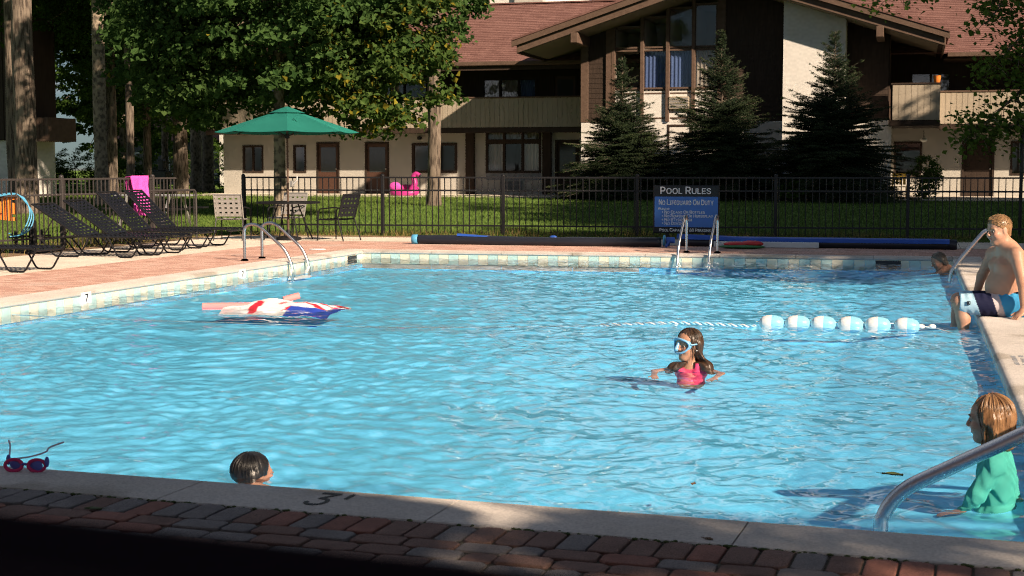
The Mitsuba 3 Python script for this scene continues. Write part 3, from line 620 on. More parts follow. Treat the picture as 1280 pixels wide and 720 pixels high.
# ================================================================ TREES
def leaves(C, N, size, r, fold=.35, aspect=.8):
    """one folded four-cornered leaf at each centre C with normal N"""
    n = len(C); a = r.normal(size=(n, 3)); a -= N * (a * N).sum(1, keepdims=True); a /= np.linalg.norm(a, axis=1, keepdims=True) + 1e-9
    b = np.cross(N, a); s = (size * r.uniform(.5, 1.35, n))[:, None]
    v = np.stack([C - a * s * .5, C + b * s * aspect * .5 + N * s * fold * .3 + a * s * .05, C + a * s * .5 - N * s * .12, C - b * s * aspect * .5 + N * s * fold * .3 + a * s * .05], 1)
    i = np.arange(n)[:, None] * 4
    f = np.concatenate([i + [0, 1, 2], i + [0, 2, 3]], 1).reshape(-1, 3)
    return v.reshape(-1, 3), f
def crown(center, rad, clumps, per, size, seed, c0=(.032, .07, .014), c1=(.072, .128, .026), yellow=0.0, flat=.55, droop=.0, shellp=.42, clump_r=.55, floor=None, sparse=1.0):
    r = np.random.default_rng(seed); center, rad = V(*center), V(*rad)
    d = r.normal(size=(clumps * 3, 3)); d /= np.linalg.norm(d, axis=1, keepdims=True)
    rr = r.uniform(0, 1, (clumps * 3, 1)) ** shellp
    wob = .62 + .62 * meshkit.fbm(d * 1.9 + seed * 3.7, 3, seed)[:, None]
    cc = center + d * rr * wob * rad
    if floor is not None: cc = cc[cc[:, 2] > floor + .5 * meshkit.noise(cc * .5, 3)]
    cc = cc[:clumps]; out = unit_rows(cc - center)
    k = len(cc) * per; ci = np.repeat(np.arange(len(cc)), per)
    cr = (clump_r * r.uniform(.6, 1.4, len(cc)))[ci][:, None]
    o = r.normal(size=(k, 3)); o /= np.linalg.norm(o, axis=1, keepdims=True); o *= r.uniform(0, 1, (k, 1)) ** .45
    tilt = out[ci] * .5 + V(0, 0, .9)
    P = cc[ci] + o * cr * V(1, 1, flat); P[:, 2] -= droop * (np.linalg.norm(o[:, :2], axis=1) * cr[:, 0])
    N = unit_rows(tilt * .75 + r.normal(size=(k, 3)) * .55)
    v, f = leaves(P, N, size, r)
    t = np.clip(r.uniform(0, 1, k) * .7 + .3 * r.uniform(0, 1, len(cc))[ci], 0, 1)[:, None]
    col = np.array(c0) * (1 - t) + np.array(c1) * t
    if yellow:
        m = r.uniform(0, 1, k) < yellow * (.3 + 1.4 * meshkit.noise(P * .45, seed)); col[m] = V(.30, .26, .035) * r.uniform(.6, 1.1, (m.sum(), 1))
    return (v, f), np.repeat(col, 4, 0), cc
def unit_rows(a): return a / (np.linalg.norm(a, axis=1, keepdims=True) + 1e-9)
def trunk_mesh(base, h, r0, r1, lean=(0, 0), seed=0, flare=1.6, n=14):
    r = np.random.default_rng(seed); base = V(*base); z = np.concatenate([np.linspace(-.1, .6, 5), np.linspace(.9, h, 12)])
    pts = np.array([base + V(lean[0] * q / h + .06 * r0 * 3 * (meshkit.noise(V(q * .4, seed, 0)) - .5), lean[1] * q / h, q) for q in z])
    rad = r0 + (r1 - r0) * np.clip(z / h, 0, 1); rad = rad * (1 + (flare - 1) * np.exp(-np.clip(z, 0, None) * 4.5))
    m = tube(pts, rad, n); v = np.array(m.vertices); k = meshkit.fbm(v * 3.1, 3, seed)[:, None] - .5
    c = pts[np.clip(np.searchsorted(z, v[:, 2] - base[2]), 0, len(pts) - 1)]; d = v - c; d[:, 2] = 0
    m.vertices = v + d * k * .35; return m, pts
def limbs(pts, cc, n, r0, seed, frac=.62):
    r = np.random.default_rng(seed); ms = []
    for i in r.choice(len(cc), min(n, len(cc)), replace=False):
        a = pts[r.integers(int(len(pts) * frac), len(pts))]; b = cc[i]
        if b[2] < a[2] - 1: a = pts[int(len(pts) * frac)]
        mid = (a + b) / 2 + V(0, 0, .18 * np.linalg.norm(b - a)) + r.normal(size=3) * .15
        p = spline([a, mid, b], 5); ms.append(tube(p, np.linspace(r0, r0 * .15, len(p)), 6, False))
    return cat(ms)
def tree(key, label, base, h, r0, ctr, rad, clumps, per, size, seed, bk='m_bark', group=None, lean=(0, 0), nl=24, th=None, r1=None, flare=1.4, cat_='tree', **kw):
    k = thing(key, label, cat_, group)
    tm, pts = trunk_mesh(base, th or h * .8, r0, r1 if r1 is not None else r0 * .4, lean, seed, flare)
    part(k, 'trunk', tm, bk, True)
    if clumps:
        (v, f), col, cc = crown(ctr, rad, clumps, per, size, seed, **kw)
        part(k, 'limbs', limbs(pts, cc, nl, r0 * .3, seed), bk, True)
        part(k, 'crown', (v, f), 'm_leaf', False, color=col)
    return k
# the broad tree over the umbrella
tree('maple_tree', 'broad leafy tree with low sunlit crown and flaky pale trunk behind the green umbrella', (-15.7, 35.2, .06), 13, .165, (-15.35, 35.0, 6.6), (5.8, 4.3, 4.7), 720, 95, .165, 21, 'm_bark_pale', nl=40, th=10.0, floor=2.45, yellow=.012, clump_r=.5,
     c0=(.038, .086, .026), c1=(.098, .175, .052), flat=.5, droop=.35)
mk_ = [q for q in USED if q == 'maple_tree'][0]
(v_, f_), col_, cc_ = crown((-12.75, 34.5, 4.4), (2.0, 1.9, 2.4), 140, 85, .165, 23, c0=(.05, .10, .022), c1=(.11, .175, .05), flat=.5, droop=.35, yellow=.12)
part(mk_, 'side_crown', (v_, f_), 'm_leaf', False, color=col_)
(v2_, f2_), col2_, cc2_ = crown((-17.8, 34.8, 4.4), (1.7, 1.6, 2.2), 90, 85, .165, 24, c0=(.045, .09, .026), c1=(.10, .165, .05), flat=.5, droop=.35)
part(mk_, 'side_crown', (v2_, f2_), 'm_leaf', False, color=col2_)
part(mk_, 'side_limbs', cat([tube(spline([(-15.8, 35.2, 4.0 + .2 * i), (-17.2, 34.9, 4.8 + .1 * i), cc2_[i * 9]], 5), np.linspace(.05, .01, 11), 6, False) for i in range(9)]), 'm_bark', True)
part(mk_, 'side_limbs', cat([tube(spline([(-15.6, 35.2, 4.2 + .2 * i), (-14.2, 34.9, 5.0 + .1 * i), cc_[i * 9]], 5), np.linspace(.05, .01, 11), 6, False) for i in range(9)]), 'm_bark', True)
# tall trunk in front of the lodge
k = tree('tall_tree', 'tall bare trunked tree rising past the red roof in front of the lodge', (-13.87, 42.3, .2), 17, .2, (-13.6, 42.5, 14.5), (4.2, 4.2, 3.6), 200, 60, .2, 22, 'm_bark', th=15, r1=.17, flare=1.3)
# grove on the left
tree('large_tree', 'thick furrowed trunk dappled with sun just behind the left fence', (-23.96, 36.5, .08), 15, .31, (-24.8, 37.2, 12.0), (5.4, 4.6, 3.8), 330, 70, .19, 31, th=14, r1=.24)
tree('dark_tree', 'dark trunk half hidden at the left edge beside the thick furrowed trunk', (-27.1, 40.7, .1), 15, .24, (-28.6, 41.5, 10.4), (5, 4.6, 4.8), 300, 70, .19, 32, th=14, r1=.2)
tree('grove_tree', 'flaky trunk sunlit on its right with a dark crown, right of the thick furrowed trunk', (-24.5, 41.4, .1), 14, .215, (-23.0, 42.0, 9.6), (4.8, 4.2, 3.6), 380, 75, .18, 33, 'm_bark_pale', th=12, r1=.16, floor=6.6)
tree('grove_tree', 'dark straight trunk standing directly right of the flaky sunlit trunk', (-25.3, 44.6, .2), 15, .14, (-25.2, 45.2, 9.2), (5.4, 4.6, 4.6), 420, 75, .18, 34, th=13, r1=.12, floor=4.0)
tree('grove_tree', 'slim trunk squeezed between the flaky trunk and the dark straight one', (-29.3, 50.3, .2), 13, .2, (-29.2, 51, 8.4), (4.6, 4.2, 3.8), 300, 70, .2, 35, th=11, r1=.16)
tree('grove_tree', 'slender trunk behind the pink towel with low bright green leaves', (-29.6, 53.5, .3), 12, .17, (-29.4, 53.2, 7.0), (4.4, 3.6, 4.6), 380, 75, .19, 36, th=10, r1=.13, floor=2.6, c0=(.06, .12, .02), c1=(.12, .20, .04))
tree('grove_tree', 'wide dark flared trunk left of the umbrella', (-28.5, 54.2, .3), 16, .3, (-28, 55, 10.5), (5.6, 4.4, 5.2), 360, 70, .2, 37, th=14, r1=.26)
tree('grove_tree', 'thin pale sunlit trunk, second from the left corner of the cream lodge wall', (-32.5, 63.4, .3), 14, .29, (-33, 64, 10), (5, 4.6, 4.6), 260, 70, .22, 38, 'm_bark_pale', th=13, r1=.2)
tree('grove_tree', 'thin pale sunlit trunk nearest the left corner of the cream lodge wall', (-31.2, 62.0, .3), 14, .27, (-31, 63, 9.6), (5, 4.6, 4.6), 260, 70, .22, 39, 'm_bark_pale', th=13, r1=.2)
tree('grove_tree', 'thinnest pale trunk right beside the wide dark flared trunk', (-32.7, 60.7, .3), 13, .16, (-34, 62, 9.6), (4.4, 4.2, 4.2), 200, 70, .22, 40, 'm_bark_pale', th=12, r1=.12)
for i, (x, y) in enumerate(((-39, 76), (-47, 82), (-31, 84), (-55, 78), (-24, 104), (-36, 112), (-14, 108))):
    tree('background_tree', ['leafy tree behind the far left gap of the grove', 'leafy tree farthest left in the dim background row', 'dim leafy tree just left of the cream lodge corner', 'dim leafy tree behind the lodge annex', 'leafy tree right of the half timbered building', 'tall tree behind the half timbered building', 'leafy tree above the red roof ridge, left of the gable'][i], (x, y, .3), 13, .25, (x, y, 7.2), (5.6, 4.2, 6.0) if y < 100 else (6, 4, 8), 300, 60, .27, 60 + i, group='trees in the dim background row', th=9)
# tree overhanging from the right
rt = tree('overhanging_tree', 'leafy branches hanging in from the right edge in front of the lodge roof', (5.6, 32.6, .04), 12, .24, (5.2, 32.2, 7.4), (4.6, 4.4, 4.2), 420, 70, .14, 41, nl=30, floor=3.6, c0=(.055, .105, .02), c1=(.115, .185, .035))
def bough(start, pts, n, per, size, seed, cr=.32, mat='m_leaf'):
    r = np.random.default_rng(seed); p = spline([start, *pts], 10); L = len(p)
    twigs = [tube(p, np.linspace(.05, .008, L), 6, False)]; C = []
    for i in range(n):
        t = r.uniform(.35, 1.0) ** .8; q = p[int(t * (L - 1))]; e_ = q + r.normal(size=3) * V(.45, .45, .28) * (1.15 - .5 * t) + V(0, 0, -.08)
        twigs.append(tube([q, (q + e_) / 2 + V(0, 0, .05), e_], [.010, .007, .003], 5, False)); C.append(e_); C.append((q + e_) / 2)
    C = np.array(C); ci = np.repeat(np.arange(len(C)), per); o = r.normal(size=(len(ci), 3)) * V(.6, .6, .4) * cr
    N = unit_rows(V(.25, -.2, .8) + r.normal(size=(len(ci), 3)) * .5)
    v, f = leaves(C[ci] + o, N, size, r); t = r.uniform(0, 1, (len(ci), 1)); col = V(.06, .115, .02) * (1 - t) + V(.13, .205, .04) * t
    return cat(twigs), (v, f), np.repeat(col, 4, 0)
tw, lv, lc = [], [], []
for i, (s, ps, n, per) in enumerate((
        ((5.4, 32.4, 6.2), [(3.4, 31.2, 6.0), (1.9, 30.3, 4.9), (1.25, 30.0, 4.1)], 46, 9), ((5.4, 32.4, 5.6), [(3.4, 31.2, 5.2), (2.2, 30.4, 4.2), (1.35, 30.0, 3.2)], 46, 9),
        ((5.4, 32.4, 5.0), [(3.6, 31.2, 4.4), (2.3, 30.4, 3.2), (1.3, 30.0, 2.25), (.95, 29.9, 2.0)], 60, 9), ((5.4, 32.2, 4.6), [(3.8, 31.0, 4.0), (2.6, 30.3, 2.9), (1.9, 30.0, 2.1)], 40, 9),
        ((5.4, 32.4, 6.4), [(3.6, 31, 6.2), (2.2, 30.2, 5.2), (1.5, 30, 4.75)], 36, 9), ((5.2, 32.0, 5.4), [(3.6, 31, 4.6), (2.4, 30.3, 3.8), (1.7, 30, 3.4)], 40, 8),
        ((5.2, 31.6, 6.6), [(3.0, 30.6, 6.1), (1.0, 30.0, 5.2), (-.3, 29.8, 4.72), (-1.1, 29.6, 4.6)], 22, 6))):
    a, b, c = bough(s, ps, n, per, .115, 70 + i); tw.append(a); lv.append(trimesh.Trimesh(*b, process=False)); lc.append(c)
part(rt, 'bough', cat(tw), 'm_bark', True); part(rt, 'bough_leaves', cat(lv), 'm_leaf', False, color=np.vstack(lc))
# trees right of the pool and behind the camera: their shade falls on the far lawn and the near deck
for i, (x, y, h, rx, cl, pr) in enumerate(((13.4, 16.5, 13.5, 4.4, 300, 52), (14.6, 22.6, 16, 4.8, 460, 70), (13.6, 30.2, 15.5, 4.6, 460, 70), (12.6, 36.4, 14.0, 4.2, 420, 70), (12.6, 42.2, 10.8, 4.2, 380, 70), (18.5, 29.5, 19, 5.0, 460, 70))):
    tree('shade_tree', 'broad shade tree standing on the lawn right of the pool', (x, y, .02), h, .26, (x, y, h * .62), (rx, rx, h * .40), cl, pr, .30, 50 + i, group='shade trees right of the pool', clump_r=.8)
tree('shade_tree', 'small shade tree beside the near end of the pool deck', (6.9, 1.9, 0), 5.2, .10, (5.3, .95, 3.95), (2.5, .9, .8), 36, 30, .16, 58, clump_r=.5, shellp=.6)
# spruces
def spruce(label, base, h, r0, seed, dens=1.0):
    r = np.random.default_rng(seed); base = V(*base); k = thing('spruce_tree', label, 'tree', None)
    part(k, 'trunk', tube([base + V(0, 0, -.1), base + V(.03, 0, h * .5), base + V(0, 0, h)], [.075, .045, .008], 8), 'm_bark', True)
    C, D, Sz, tw = [], [], [], []
    z = .18
    while z < h - .1:
        f = 1 - z / h; L0 = r0 * (1.12 * f ** 1.25) + .07
        nb = max(4, int((7 + 12 * f) * dens))
        for j in range(nb):
            a = r.uniform(0, 2 * np.pi); nz_ = meshkit.noise(V(math.cos(a) * 1.4 + seed, math.sin(a) * 1.4, z * 1.5)); L = L0 * r.uniform(.55, 1.2) * (.55 + .9 * nz_)
            if nz_ < .27: continue
            up = r.uniform(.0, .6) + .75 * (z / h) ** 1.4
            dirn = V(math.cos(a), math.sin(a), 0)
            p0 = base + V(0, 0, z + r.uniform(-.14, .14)); q = np.array([p0 + dirn * L * t + V(0, 0, L * (up * .55 * t - .55 * t * t * (1 - z / h) + .16 * t ** 3)) for t in np.linspace(0, 1, 6)])
            tw.append(tube(q, np.linspace(.014, .004, 6) * (.5 + f), 4, False))
            side = np.cross(dirn, (0, 0, 1)); m = int(60 * L * dens) + 8
            for t in np.sort(r.uniform(.12, 1, max(3, int(L * 9)))):
                c = q[0] + (q[-1] - q[0]) * t; c[2] = np.interp(t, np.linspace(0, 1, 6), q[:, 2])
                for s in (-1, 1):
                    l2 = L * .42 * (1.08 - t) * r.uniform(.6, 1.2) + .05; d2 = unit(dirn * .75 + side * s * .8 + V(0, 0, -.12 + .2 * z / h))
                    nn = int(l2 / .013) + 4; tt = r.uniform(0, 1, nn)[:, None]
                    C.append(c + d2 * l2 * tt + r.normal(size=(nn, 3)) * .010); D.append(unit_rows(d2 * .9 + r.normal(size=(nn, 3)) * .55)); 
            nn = int(L / .013) + 4; tt = r.uniform(.1, 1.04, nn); c = np.stack([np.interp(tt, np.linspace(0, 1, 6), q[:, i]) for i in range(3)], 1)
            C.append(c); D.append(unit_rows(dirn * .7 + r.normal(size=(nn, 3)) * .6))
        z += .085 + .05 * (1 - f)
    nn = 60; C.append(base + np.stack([np.zeros(nn), np.zeros(nn), r.uniform(h * .85, h + .05, nn)], 1)); D.append(unit_rows(V(0, 0, .8) + r.normal(size=(nn, 3)) * .5))
    C, D = np.vstack(C), np.vstack(D); n = len(C); s = np.cross(D, unit_rows(r.normal(size=(n, 3)))); s = unit_rows(s)
    l = r.uniform(.035, .06, (n, 1)); w = .0085
    v = np.stack([C - s * w, C + s * w, C + D * l], 1).reshape(-1, 3); fc = np.arange(n * 3).reshape(-1, 3)
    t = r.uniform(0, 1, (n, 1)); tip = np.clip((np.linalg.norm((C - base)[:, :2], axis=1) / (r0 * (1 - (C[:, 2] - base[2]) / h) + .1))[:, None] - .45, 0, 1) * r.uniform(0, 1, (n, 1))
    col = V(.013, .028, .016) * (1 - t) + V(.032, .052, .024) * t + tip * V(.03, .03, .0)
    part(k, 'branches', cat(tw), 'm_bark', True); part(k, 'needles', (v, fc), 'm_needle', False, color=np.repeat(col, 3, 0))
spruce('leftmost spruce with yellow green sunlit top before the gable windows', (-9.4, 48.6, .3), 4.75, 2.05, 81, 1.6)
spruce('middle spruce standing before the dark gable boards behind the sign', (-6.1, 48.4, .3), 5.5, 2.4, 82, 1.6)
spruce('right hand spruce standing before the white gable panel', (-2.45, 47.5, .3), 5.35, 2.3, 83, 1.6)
# shrubs
def shrub(label, base, rad, clumps, seed, key='shrub', c0=(.04, .085, .018), c1=(.085, .145, .032), **kw):
    k = thing(key, label, 'shrub'); base = V(*base)
    (v, f), col, cc = crown(base + V(0, 0, rad[2] * .9), rad, clumps, 40, .075, seed, clump_r=.2, c0=c0, c1=c1, **kw)
    pts = np.array([base + V(0, 0, -.1), base + V(0, 0, rad[2])])
    part(k, 'stems', limbs(pts, cc, 14, .02, seed, 0), 'm_bark', True); part(k, 'foliage', (v, f), 'm_leaf', False, color=col)
shrub('leafy shrub beside the white annex wall at far left', (-33.5, 52.5, .35), (1.15, .9, .8), 130, 91)
shrub('low rounded shrub second from the left behind the left fence', (-30.5, 52.0, .35), (.95, .8, .6), 110, 92)
shrub('conical shrub by the yellow chair', (.35, 51.0, .36), (.55, .5, .8), 80, 93)
shrub('low shrub under the spruces right of the sign', (-3.3, 46.6, .3), (.8, .6, .4), 70, 94)
for i, (x, y, s) in enumerate(((-34, 60, 1.2), (-38, 62, 1.4), (-30.5, 66, 1.5), (-36, 70, 1.8), (-29, 61, 1.0), (-41, 71, 1.6))):
    shrub('dark undergrowth shrub in the dim gap between the grove trunks', (x, y, .3), (1.6 * s, 1.0, .8 * s), 120, 100 + i, key='undergrowth_shrub')
    labels[list(labels)[-1]]['group'] = 'undergrowth shrubs between the grove trunks'
# grass: blades on the lawn and tufts along the fence foot
r = np.random.default_rng(5)
def blades(x, y, z, h, col, wd=.006, lean=.35):
    n = len(x); a = r.uniform(0, 2 * np.pi, n); b = np.stack([x, y, z], 1); s = np.stack([np.cos(a), np.sin(a), 0 * a], 1) * wd
    tip = b + np.stack([r.normal(0, lean, n) * h, r.normal(0, lean, n) * h, h], 1)
    return (np.stack([b - s, b + s, tip], 1).reshape(-1, 3), np.arange(3 * n).reshape(-1, 3)), np.repeat(col, 3, 0)
n = 120000
y = 28.6 + 24 * r.uniform(0, 1, n) ** 1.5; x = -.70 * y - 2 + (.10 * y + 3 + .70 * y) * r.uniform(0, 1, n)
keep = (x > -13.4) | (y > 28.6); x, y = x[keep], y[keep]; h = r.uniform(.04, .09, len(x)); t = r.uniform(0, 1, (len(x), 1))
m, c = blades(x, y, lawn_z(x, y), h, V(.05, .10, .018) * (1 - t) + V(.13, .20, .04) * t, .011)
stuff('grass', m, 'm_blade', 'short mown grass of the lawn beyond the fence', 'grass', color=c)
n = 26000
yl = r.uniform(12, 28.3, n); xl = -13.9 - .5 + .45 * (yl - 21) / 7 * .2 + r.normal(.05, .30, n) - .25
m1 = meshkit.noise(np.stack([xl * 2, yl * 1.4, xl * 0], -1)) > .35; xl, yl = xl[m1], yl[m1]
xf = r.uniform(-13.4, 6, 16000); yf = 28.35 + .09 * (xf + 13.4) + r.normal(0.1, .22, 16000)
x, y = np.r_[xl, xf], np.r_[yl, yf]; h = r.uniform(.05, .22, len(x)) * (.4 + meshkit.noise(np.stack([x * 1.3, y * 1.3, x * 0], -1))); t = r.uniform(0, 1, (len(x), 1)); dry = (r.uniform(0, 1, len(x)) < .45)[:, None]
m, c = blades(x, y, np.full(len(x), -.01), h, np.where(dry, V(.34, .26, .10) * (.5 + .6 * t), V(.07, .12, .02) * (.6 + .8 * t)), .006)
stuff('tall_grass', m, 'm_blade', 'unmown dry grass tufts along the foot of the fence', 'grass', color=c)
x = r.uniform(-40, -14.4, 90000); y = r.uniform(14, 60, 90000); kk = (x > -.72 * y - 2); x, y = x[kk], y[kk]; h = r.uniform(.04, .10, len(x)); t = r.uniform(0, 1, (len(x), 1))
m, c = blades(x, y, lawn_z(x, y), h, V(.06, .11, .018) * (1 - t) + V(.15, .21, .04) * t, .012)
stuff('grass', m, 'm_blade', 'mown grass of the lawn left of the pool fence', 'grass', color=c)
# ================================================================ FENCES
def fence(key, label, A, B, mat, post_px, H=1.2, rails=(1.19, .93, .22), pick=.115, balls=True, pr=.0085):
    k = thing(key, label, 'fence'); A, B = V(*A), V(*B); L = np.linalg.norm(B - A); t = (B - A) / L
    P = lambda s, z: V(*(A + t * s), z)
    for z in rails: part(k, 'rail', bar(P(0, z), P(L, z), .03, .032), mat, False)
    n = int(L / pick); d = L / n
    for i in range(n):
        s = (i + .5) * d
        part(k, 'picket', box(P(s, 0)[0] - pr, P(s, 0)[0] + pr, P(s, 0)[1] - pr, P(s, 0)[1] + pr, .06, 1.19), mat, False)
    if balls:
        part(k, 'knuckles', cat([ball(P((i + .5) * d, z), (.022, .022, .028), 1) for i in range(n) for z in (.93,)]), mat, True, kind='stuff')
    for s in post_px:
        q = P(s, 0)
        pk = part(k, 'post', cbox(q[0] - .032, q[0] + .032, q[1] - .032, q[1] + .032, -.05, H + .03, .005), mat, False)
        part(pk, 'cap', lathe([(.04, 0), (.04, .012), (.02, .03), (0, .034)], 10, (q[0], q[1], H + .03)), mat, True)
    return k, P
fence('picket_fence', 'dark metal picket fence along the left side of the pool behind the loungers', (-14.75, 12.6), (-13.52, 25.5), 'm_fence', (1.5, 4.3, 7.0, 9.55, 12.2), pick=.112)
fence('picket_fence', 'black metal picket fence along the far end in front of the lawn', (-13.45, 28.25), (6.6, 30.05), 'm_fence_black', (.02, 3.0, 5.5, 8.2, 10.9, 13.4, 16, 18.5), pick=.128)
g = thing('pool_gate', 'dark metal gate with rounded top corner at the far left corner of the fence', 'gate')
gp = [V(-13.62, 24.45, .06), V(-13.62, 24.45, .96), V(-13.36, 26.0, .96), V(-13.36, 26.0, .0)]
part(g, 'frame', tube(fillet(gp, .09), .021, 8), 'm_fence')
for i in range(12):
    q = V(-13.62 + .26 * (i + .5) / 12, 24.45 + 1.55 * (i + .5) / 12, 0); part(g, 'picket', box(q[0] - .008, q[0] + .008, q[1] - .008, q[1] + .008, .08, .95), 'm_fence', False)
part(g, 'lower_rail', bar(V(-13.62, 24.45, .12), V(-13.36, 26.0, .12), .03, .03), 'm_fence', False)
k = thing('pole_stand', 'black bracket and base clamped to the foot of a left fence post', 'bracket')
part(k, 'sleeve', cbox(-13.97, -13.87, 21.30, 21.40, -.02, .52, .01), 'm_black', False)
part(k, 'arm', cat([bar((-14.1, 20.9, .26), (-13.85, 21.75, .26), .035, .035)]), 'm_black', False)
for y in (20.95, 21.15, 21.7): part(k, 'prong', bar((-13.98, y, .12), (-13.98, y, .36), .03, .03), 'm_black', False)
part(k, 'foot', cat([cbox(-14.15, -13.62, 20.95, 21.75, -.03, .03, .01)]), 'm_black', False)

# ================================================================ LOUNGERS
def lounger(label, ox, oy, back_deg, L=1.16, Bk=.92, w=.62, seed=0, full=True):
    """long axis +x (foot at +x), hinge at ox, near side at oy"""
    k = thing('sun_lounger', label, 'sun lounger', 'black strap sun loungers on the left deck'); z = .32; a = math.radians(back_deg)
    r = np.random.default_rng(seed)
    bx, bz = -math.cos(a), math.sin(a)
    hng = V(ox, oy, z); up = V(bx, 0, bz)
    for s in (0, w):
        part(k, 'seat_rail', tube(fillet([hng + V(-.12, s, -.0), hng + V(L - .06, s, 0), hng + V(L, s, -.03)], .05), .014, 8), 'm_black')
        part(k, 'back_rail', tube([hng + V(0, s, .02), hng + up * Bk + V(0, s, .02)], .014, 8), 'm_black')
        part(k, 'back_prop', tube([hng + up * .50 + V(0, s, 0), hng + V(-.52 * abs(bx) - .18, s, -.05)], .009, 6), 'm_black')
        part(k, 'rear_rail', tube([hng + V(-.12, s, -.0), hng + V(-.66, s, -.06)], .012, 6), 'm_black')
        for (x0, x1, x2, x3) in ((-.62, -.40, .02, .22), (.52, .70, .94, 1.13)):
            sg = -.012 if s == 0 else .012
            part(k, 'leg', tube(fillet([hng + V(x0, s + sg, -.06 if x0 < 0 else 0), V(ox + x1, oy + s + sg, .016), V(ox + x2, oy + s + sg, .016), hng + V(x3, s + sg, 0)], .05), .013, 8), 'm_black')
    part(k, 'end_bar', tube([hng + V(L, 0, -.03), hng + V(L, w, -.03)], .014, 8), 'm_black')
    part(k, 'end_bar', tube([hng + up * Bk + V(0, 0, .02), hng + up * Bk + V(0, w, .02)], .014, 8), 'm_black')
    st = []
    def sag(t): return -.025 * math.sin(math.pi * t)
    n = int(L / .072)
    for i in range(n):
        x = (i + .5) * L / n; yy = np.linspace(0, w, 7)
        P = np.array([[hng + V(x + q, y, .012 + sag(y / w) + .004 * (j % 2)) for j, y in enumerate(yy)] for q in (-.024, .024)]); st.append(shell(P, .004))
    m = int(Bk / .072)
    for i in range(m):
        s = (i + .6) * Bk / m; yy = np.linspace(0, w, 7); nn = V(bz, 0, -bx)
        P = np.array([[hng + up * (s + q) + V(0, y, 0) + nn * (.022 + sag(y / w)) for y in yy] for q in (-.024, .024)]); st.append(shell(P, .004))
    for i in range(6):
        y = (i + .5) * w / 6
        xx = np.linspace(0, L, 30); P = np.array([[hng + V(x, y + q, .016 + sag(y / w) + .006 * (-1) ** j) for j, x in enumerate(xx)] for q in (-.024, .024)]); st.append(shell(P, .004))
        ss = np.linspace(0, Bk, 26); nn = V(bz, 0, -bx)
        P = np.array([[hng + up * s + V(0, y + q, 0) + nn * (.024 + sag(y / w) + .006 * (-1) ** j) for j, s in enumerate(ss)] for q in (-.024, .024)]); st.append(shell(P, .004))
    part(k, 'strap_webbing', cat(st), 'm_strap', True, kind='stuff')
    return k
lounger('black strap lounger nearest the camera of the row of four, backrest lowest', -12.42, 20.25, 31, seed=1)
lounger('black strap lounger second nearest of the row of four, half behind the nearest', -12.36, 21.0, 34, seed=2)
lounger('black strap lounger third of the row, backrest raised steeply beside the pink towel', -12.66, 22.35, 43, seed=3)
lounger('farthest black strap lounger of the row, its raised back before the pink towel', -12.78, 23.45, 44, L=1.34, seed=4)
lounger('black strap lounger cut off by the left edge, only its foot end in view', -12.15, 17.0, 25, L=1.10, seed=5)

# ================================================================ PATIO SET
def patio_chair(label, o, ang, pale=False, seed=0):
    k = thing('patio_chair', label, 'chair', 'strap patio chairs around the umbrella table'); R = rotz(ang, o)
    sm = 'm_strap_pale' if pale else 'm_strap'
    def pp(name, m, mat, sm_=30, **kw): return part(k, name, place(m, R), mat, sm_, **kw)
    w = .27
    for s in (-1, 1):
        pp('leg', tube(fillet([(s * .29, .26, .0), (s * .28, .24, .60), (s * .28, -.16, .64), (s * .25, -.24, .62)], .07), .013, 8), 'm_black')
        pp('leg', tube([(s * .28, -.34, 0), (s * .26, -.20, .42), (s * w, -.20, .45)], .013, 8), 'm_black')
        pp('back_post', tube(fillet([(s * w, .24, .40), (s * w, -.20, .41), (s * w, -.34, .88)], .05), .012, 8), 'm_alu' if pale else 'm_black')
    pp('top_bar', tube([(-w, -.34, .88), (w, -.34, .88)], .012, 8), 'm_alu' if pale else 'm_black'); pp('front_bar', tube([(-w, .24, .40), (w, .24, .40)], .012, 8), 'm_alu' if pale else 'm_black')
    st = []
    up = unit(V(0, -.14, .47)); nn = V(0, .96, .29)
    for i in range(5):
        x = -w + (i + .5) * 2 * w / 5
        P = np.array([[V(x + q, -.21, .46) + up * s + nn * (.006 * (-1) ** j) for j, s in enumerate(np.linspace(0, .43, 9))] for q in (-.03, .03)]); st.append(shell(P, .004))
        P = np.array([[V(x + q, y, .412 + .006 * (-1) ** j - .02 * math.sin(math.pi * (y + .2) / .44)) for j, y in enumerate(np.linspace(-.2, .24, 9))] for q in (-.03, .03)]); st.append(shell(P, .004))
    for i in range(5):
        s = .03 + i * .092
        P = np.array([[V(x, -.21, .46) + up * (s + q) + nn * .003 for x in np.linspace(-w, w, 6)] for q in (-.03, .03)]); st.append(shell(P, .004))
        P = np.array([[V(x, -.17 + i * .09 + q, .408 - .015 * math.cos(x / w * 1.5)) for x in np.linspace(-w, w, 6)] for q in (-.03, .03)]); st.append(shell(P, .004))
    pp('strap_webbing', cat(st), sm, True, kind='stuff')
    return k
patio_chair('pale sunlit strap chair with dark arms, alone left of the umbrella table', (-12.62, 26.05, 0), math.radians(10), True)
patio_chair('strap chair behind the umbrella pole, half hidden by the table', (-12.0, 27.2, 0), math.radians(170), True)
patio_chair('black strap armchair right of the umbrella table, turned towards it', (-10.62, 26.45, 0), math.radians(75))
tb = thing('patio_table', 'round black table pierced by the green umbrella pole', 'table')
part(tb, 'tabletop', lathe([(.03, .0), (.60, .0), (.62, -.012), (.62, -.03), (.60, -.04), (.03, -.035)], 32, (-11.6, 26.36, .74)), 'm_black', 30)
for i in range(4):
    a = math.pi / 4 + i * math.pi / 2
    part(tb, 'leg', tube(spline([(-11.6 + .2 * math.cos(a), 26.36 + .2 * math.sin(a), .70), (-11.6 + .34 * math.cos(a), 26.36 + .34 * math.sin(a), .35), (-11.6 + .5 * math.cos(a), 26.36 + .5 * math.sin(a), .01)]), .014, 8), 'm_black')
